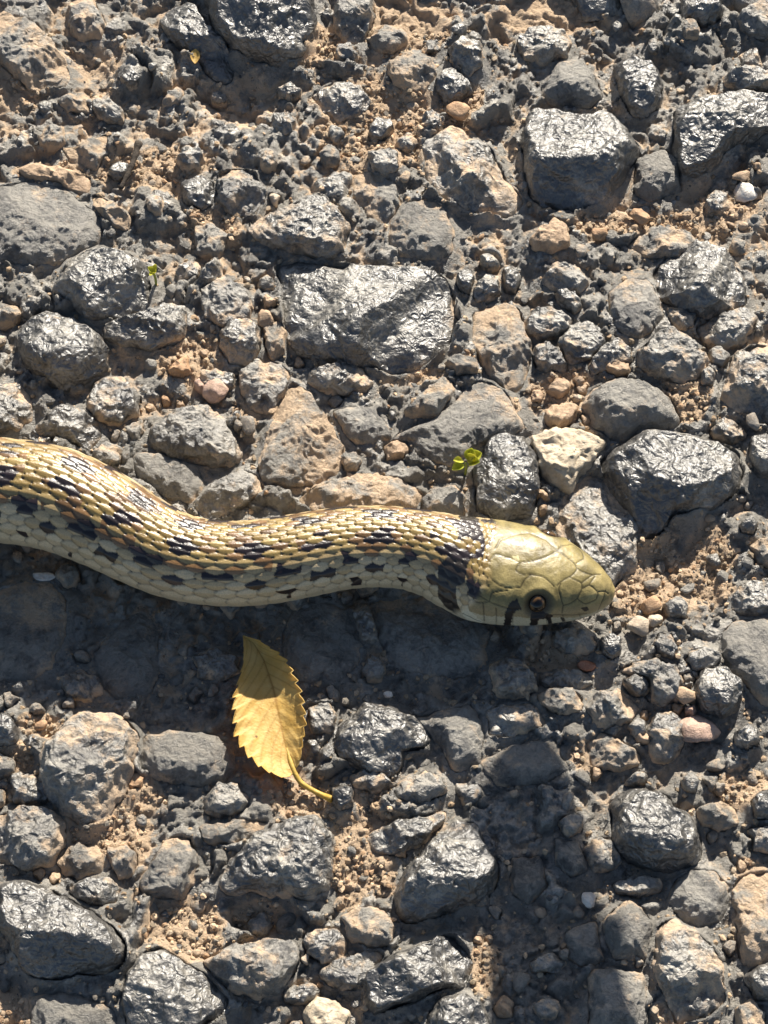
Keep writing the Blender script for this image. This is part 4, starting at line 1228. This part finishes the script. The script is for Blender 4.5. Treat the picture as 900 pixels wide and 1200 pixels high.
# ------------------------------------------------------------------ the yellow leaf
LZ = lambda L: np.array([(250 + a / 5.456, 730 + b / 5.456) for a, b in L])
mid = LZ([(190, 80), (262, 135), (325, 240), (385, 420), (420, 580), (450, 730), (480, 850), (515, 948)])
rgt = LZ([(190, 80), (300, 112), (352, 148), (418, 182), (472, 228), (508, 288), (537, 348), (562, 408), (583, 478), (592, 548), (600, 640), (588, 705), (577, 765), (566, 832), (550, 900), (515, 948)])
lft = LZ([(190, 80), (193, 150), (192, 215), (183, 280), (158, 350), (142, 410), (122, 462), (113, 525), (116, 610), (122, 660), (122, 712), (148, 775), (190, 835), (240, 885), (300, 933), (380, 972), (440, 990), (490, 982), (515, 948)])
def along(P, t):
    L = np.concatenate([[0], np.cumsum(np.hypot(*np.diff(P, axis=0).T))]); L /= L[-1]
    return np.stack([np.interp(t, L, P[:, 0]), np.interp(t, L, P[:, 1])], 1)
NL, NW = 150, 24
t = np.linspace(0, 1, NL)
Mi, Ri, Le = along(mid, t), along(rgt, t), along(lft, t)
def teeth(n, amp, ph):
    x = (t * n + ph) % 1
    return amp * (1 - x) * np.sin(np.pi * np.clip(t, .0, .93) / .93) ** .35
v = np.concatenate([np.linspace(-1, 0, NW)[:-1], np.linspace(0, 1, NW)])
rt = teeth(15, .17, .3)[:, None]; lt_ = teeth(14, .12, .1)[:, None]
Vv = v[None, :]
edge = np.where(Vv > 0, Ri[:, None, 0] - Mi[:, None, 0], Le[:, None, 0] - Mi[:, None, 0])
k_ = np.where(Vv > 0, 1 - rt * np.abs(Vv) ** 3, 1 - lt_ * np.abs(Vv) ** 3)
LX = Mi[:, None, 0] + np.where(Vv > 0, Ri[:, None, 0] - Mi[:, None, 0], Le[:, None, 0] - Mi[:, None, 0]) * np.abs(Vv) * k_
LY = Mi[:, None, 1] + np.where(Vv > 0, Ri[:, None, 1] - Mi[:, None, 1], Le[:, None, 1] - Mi[:, None, 1]) * np.abs(Vv) * k_
T_ = t[:, None]
LZh = 1.7 + 1.1 * T_ + .6 * np.sin(np.pi * T_) + np.where(Vv > 0, 3.4 * np.sin(np.pi * np.clip(T_ * 1.02, 0, 1)) ** .7 * Vv ** 1.4, 2.4 * np.sin(np.pi * T_) ** .8 * np.abs(Vv) ** 2.2)
LZh = LZh + .12 * np.abs(np.sin((T_ * 11 - np.abs(Vv) * 2.2) * np.pi)) * np.abs(Vv) ** .5 + .25 * perlin(LX / 16, LY / 16, 3.)
LP = at(LX, LY, LZh)
vein_side = np.exp(-((((T_ * 11 - np.abs(Vv) * 2.2) % 1) - .5) / .07) ** 2) * .6
vein = np.clip(np.exp(-(np.abs(Vv) / .035) ** 2) * .9 + vein_side * (np.abs(Vv) < .9), 0, 1)
nr_, nc_ = LP.shape[:2]
lb = at(345, 905, 4.0)
leafE = empty('fallen_leaf', lb)
tag(leafE, 'yellow toothed leaf standing tilted in front of the snake', 'leaf')
F_ = grid_quads(nr_, nc_)
du, dv = np.gradient(LP, axis=0), np.gradient(LP, axis=1)
ln_ = np.cross(dv, du); ln_ /= np.linalg.norm(ln_, axis=2)[..., None] + 1e-9
ln_ *= np.sign(ln_[..., 2:3].mean())
top_, bot_ = LP + ln_ * .07, LP - ln_ * .07
nv_ = nr_ * nc_
rim = np.concatenate([np.arange(nc_), np.arange(1, nr_) * nc_ + nc_ - 1, (nr_ - 1) * nc_ + np.arange(nc_ - 2, -1, -1), np.arange(nr_ - 2, 0, -1) * nc_])
rq = np.stack([rim, np.roll(rim, -1), np.roll(rim, -1) + nv_, rim + nv_], 1)
M_LEAF = mat_leaf('yellow_leaf', (.72, .47, .12), (.82, .60, .22), (.44, .24, .05), .42)
link('blade', quads_mesh('leaf_blade', np.concatenate([top_.reshape(-1, 3), bot_.reshape(-1, 3)]) - lb, np.concatenate([F_, F_[:, ::-1] + nv_, rq]), attrs=dict(vein=np.tile(vein.ravel(), 2))), M_LEAF, leafE)

def tube(P, rad, n=10):
    P = np.asarray(P, float)
    T = np.gradient(P, axis=0); T /= np.linalg.norm(T, axis=1)[:, None]
    ref = np.array([0, 0, 1.0]) if abs(T[:, 2]).mean() < .8 else np.array([1.0, 0, 0])
    A = np.cross(T, ref); A /= np.linalg.norm(A, axis=1)[:, None]
    B = np.cross(A, T)
    a = np.arange(n) / n * 2 * np.pi
    V = P[:, None] + np.asarray(rad)[:, None, None] * (A[:, None] * np.cos(a)[None, :, None] + B[:, None] * np.sin(a)[None, :, None])
    V = V.reshape(-1, 3)
    m = len(P)
    V = np.concatenate([V, [P[0]], [P[-1]]])
    Tt = np.concatenate([np.stack([np.full(n, m * n), (np.arange(n) + 1) % n, np.arange(n)], 1), np.stack([np.full(n, m * n + 1), (m - 1) * n + np.arange(n), (m - 1) * n + (np.arange(n) + 1) % n], 1)])
    return V, grid_quads(m, n, True), Tt
def smooth_path(P, n):
    P = np.asarray(P, float)
    k = np.concatenate([[0], np.cumsum(np.linalg.norm(np.diff(P, axis=0), axis=1))])
    q = np.linspace(0, k[-1], n)
    return np.stack([catmull(q, k, P[:, c]) for c in range(P.shape[1])], 1)
zl = LZh[-1].mean()
pp = smooth_path([(*LZ([(470, 800)])[0], LZh[int(NL * .84), NW - 1] - .1), (*LZ([(515, 946)])[0], zl), (*LZ([(550, 1012)])[0], zl - .6), (*LZ([(620, 1062)])[0], zl - 1.2), (*LZ([(700, 1102)])[0], zl - 1.6), (*LZ([(757, 1128)])[0], zl - 1.7)], 40)
PP = at(pp[:, 0], pp[:, 1], pp[:, 2])
for k in range(12, 40):
    PP[k] = at(pp[k, 0], pp[k, 1], max(pp[k, 2], float(ground_z(PP[k, 0], PP[k, 1])) + .9))
for _ in range(6):
    PP[1:-1] = .25 * PP[:-2] + .5 * PP[1:-1] + .25 * PP[2:]
M_STALK = mat_leaf('leaf_stalk_yellow', (.50, .31, .05), (.62, .44, .10), None, .2)
V, Q, Tt = tube(PP - lb, np.interp(np.linspace(0, 1, 40), [0, .2, .85, 1], [.22, .5, .52, .75]))
link('stalk', quads_mesh('leaf_stalk', V, Q, Tt), M_STALK, leafE)

# ------------------------------------------------------------------ seedlings and plant bits
M_GREEN = mat_leaf('seedling_green', (.42, .48, .05), (.70, .64, .12), None, .4)
M_STEM = mat_leaf('seedling_stem', (.24, .30, .05), (.32, .36, .08), None, .15)
def cup_leaf(L, W, cup, n=14):
    u = np.linspace(0, 1, n)[:, None]; w = np.linspace(-1, 1, 9)[None, :]
    half = W * np.sin(np.pi * np.clip(u, .02, .985)) ** .75
    return np.stack([L * u + 0 * w, half * w, cup * (w ** 2) * np.sin(np.pi * u) + .25 * L * u ** 2], -1)
def seedling(name, px_, py_, z, leaves, label):
    b = at(px_, py_, z)
    gz = float(ground_z(b[0], b[1]))
    e = empty(name, [b[0], b[1], gz])
    tag(e, label, 'seedling', 'green seedlings between the stones')
    o_ = np.array([b[0], b[1], gz])
    st = smooth_path([[0, 0, -.6], [.15, .1, (z - gz) * .5], [0, 0, z - gz]], 10)
    V, Q, Tt = tube(st, np.full(10, .28), 7)
    link('stem', quads_mesh('seedling_stem', V, Q, Tt), M_STEM, e)
    for (dx, dy, dz, yaw, pit, L, W) in leaves:
        G = cup_leaf(L, W, W * .9)
        c_, s_ = math.cos(pit), math.sin(pit)
        x, y, zz = G[..., 0] * c_ - G[..., 2] * s_, G[..., 1], G[..., 0] * s_ + G[..., 2] * c_
        ca, sa = math.cos(yaw), math.sin(yaw)
        W3 = np.stack([x * ca - y * sa + dx, x * sa + y * ca + dy, zz + (z - gz) + dz], -1)
        n1, n2 = W3.shape[:2]
        F = grid_quads(n1, n2)
        A, B = W3.reshape(-1, 3), W3.reshape(-1, 3) - [0, 0, .12]
        link('leaf', quads_mesh('seedling_leaf', np.concatenate([A, B]), np.concatenate([F, F[:, ::-1] + len(A)])), M_GREEN, e)
seedling('seedling', 546, 543, 4.6, [(-.4, -.3, 0, 3.75, .15, 3.2, 1.0), (-.5, .4, .1, 3.5, .5, 3.0, .8), (.4, .2, 0, .5, .2, 3.4, 1.4), (.5, .5, .1, 1.2, .5, 2.8, 1.2), (.6, -.1, .1, -.3, .5, 2.9, 1.2), (.8, .4, .3, .4, .9, 2.2, 1.0)],
         'tiny yellow-green seedling with paired buds above the middle of the snake')
seedling('seedling', 180, 320, 5.5, [(0, 0, 0, 1.2, .5, 2.0, .6), (0, 0, 0, 2.6, .6, 1.9, .6), (0, 0, 0, 4.2, .4, 1.7, .55), (0, 0, .1, 5.6, .7, 1.6, .5)],
         'tiny pale green seedling beside the black stone at upper left')
# scrap of yellow leaf in the shaded hollow
p = at(228, 70, 2.5)
G = cup_leaf(3.4, 1.1, .5); G = np.stack([G[..., 1], G[..., 0], G[..., 2]], -1)
o = link('leaf_scrap', quads_mesh('leaf_scrap', np.concatenate([G.reshape(-1, 3), G.reshape(-1, 3) - [0, 0, .15]]), np.concatenate([grid_quads(14, 9), grid_quads(14, 9)[:, ::-1] + 126])), M_LEAF)
place(o, p[0], p[1], float(ground_z(p[0], p[1])) + .6)
tag(o, 'small scrap of yellow leaf in the shaded hollow near the top', 'leaf scrap')
# dark stick laid in place of a small post's narrow cast shadow
M_WOOD = mat_vcol('dry_bark', 'tint', .8, 1800, .0006, .3)
a_, b_ = at(163, 168, 3.0), at(141, 222, 2.0)
pts = smooth_path([a_ + [0, 0, .4], (a_ + b_) / 2 + [.5, 0, .4], b_], 16)
pts[:, 2] = np.maximum(pts[:, 2], [float(ground_z(q[0], q[1])) + .4 for q in pts])
V, Q, Tt = tube(pts - a_, np.interp(np.linspace(0, 1, 16), [0, .1, 1], [.95, .75, .5]) * (1 + .15 * np.sin(np.arange(16) * 1.9)), 8)
o = link('shadow_stick', quads_mesh('shadow_stick', V, Q, Tt, colors=dict(tint=np.tile((.07, .055, .042), (len(V), 1)))), M_WOOD)
place(o, *a_)
tag(o, 'short dark stick standing in for a narrow cast shadow on the dusty tar at upper left', 'shadow_stick')

# ------------------------------------------------------------------ unseen branch added over the road, out of view, to throw the long shadow
def over(px_, py_, h):
    g = at(px_, py_, 1.5)
    return g + SUN * (h / SUN[2])
B = [over(585, 912, 118), over(606, 950, 121), over(632, 1000, 126), over(644, 1110, 132), over(652, 1240, 142)]
B += [np.array([40, 60, 215.]), np.array([95, 90, 300.]), np.array([230, 150, 390.]), np.array([420, 230, 400.]), np.array([560, 300, 260.]), np.array([600, 330, 60.]), np.array([603, 335, -30.])]
bp = smooth_path(B, 150)
tb = np.linspace(0, 1, 150)
kk = np.concatenate([[0], np.cumsum(np.linalg.norm(np.diff(np.array(B), axis=0), axis=1))]); kk /= kk[-1]
rad = np.interp(tb, kk, [8.4, 9.4, 9.2, 10.0, 12.6, 13, 14, 15, 16, 17, 18, 18]) * (1 + .07 * perlin(tb * 60, 0 * tb, 2.) + .05 * perlin(tb * 170, 0 * tb, 8.))
V, Q, Tt = tube(bp - B[-1], rad, 28)
V[:, :] += .5 * np.stack([perlin(V[:, 0] / 5, V[:, 1] / 5, V[:, 2] / 12 + k) for k in (0, 30, 60)], 1)
o = link('added_shadow_branch', quads_mesh('added_shadow_branch', V, Q, Tt, colors=dict(tint=np.tile((.20, .145, .10), (len(V), 1)))), M_WOOD)
place(o, *B[-1])
tag(o, 'unseen brown branch added over the road to throw the long dark shadow', 'branch')
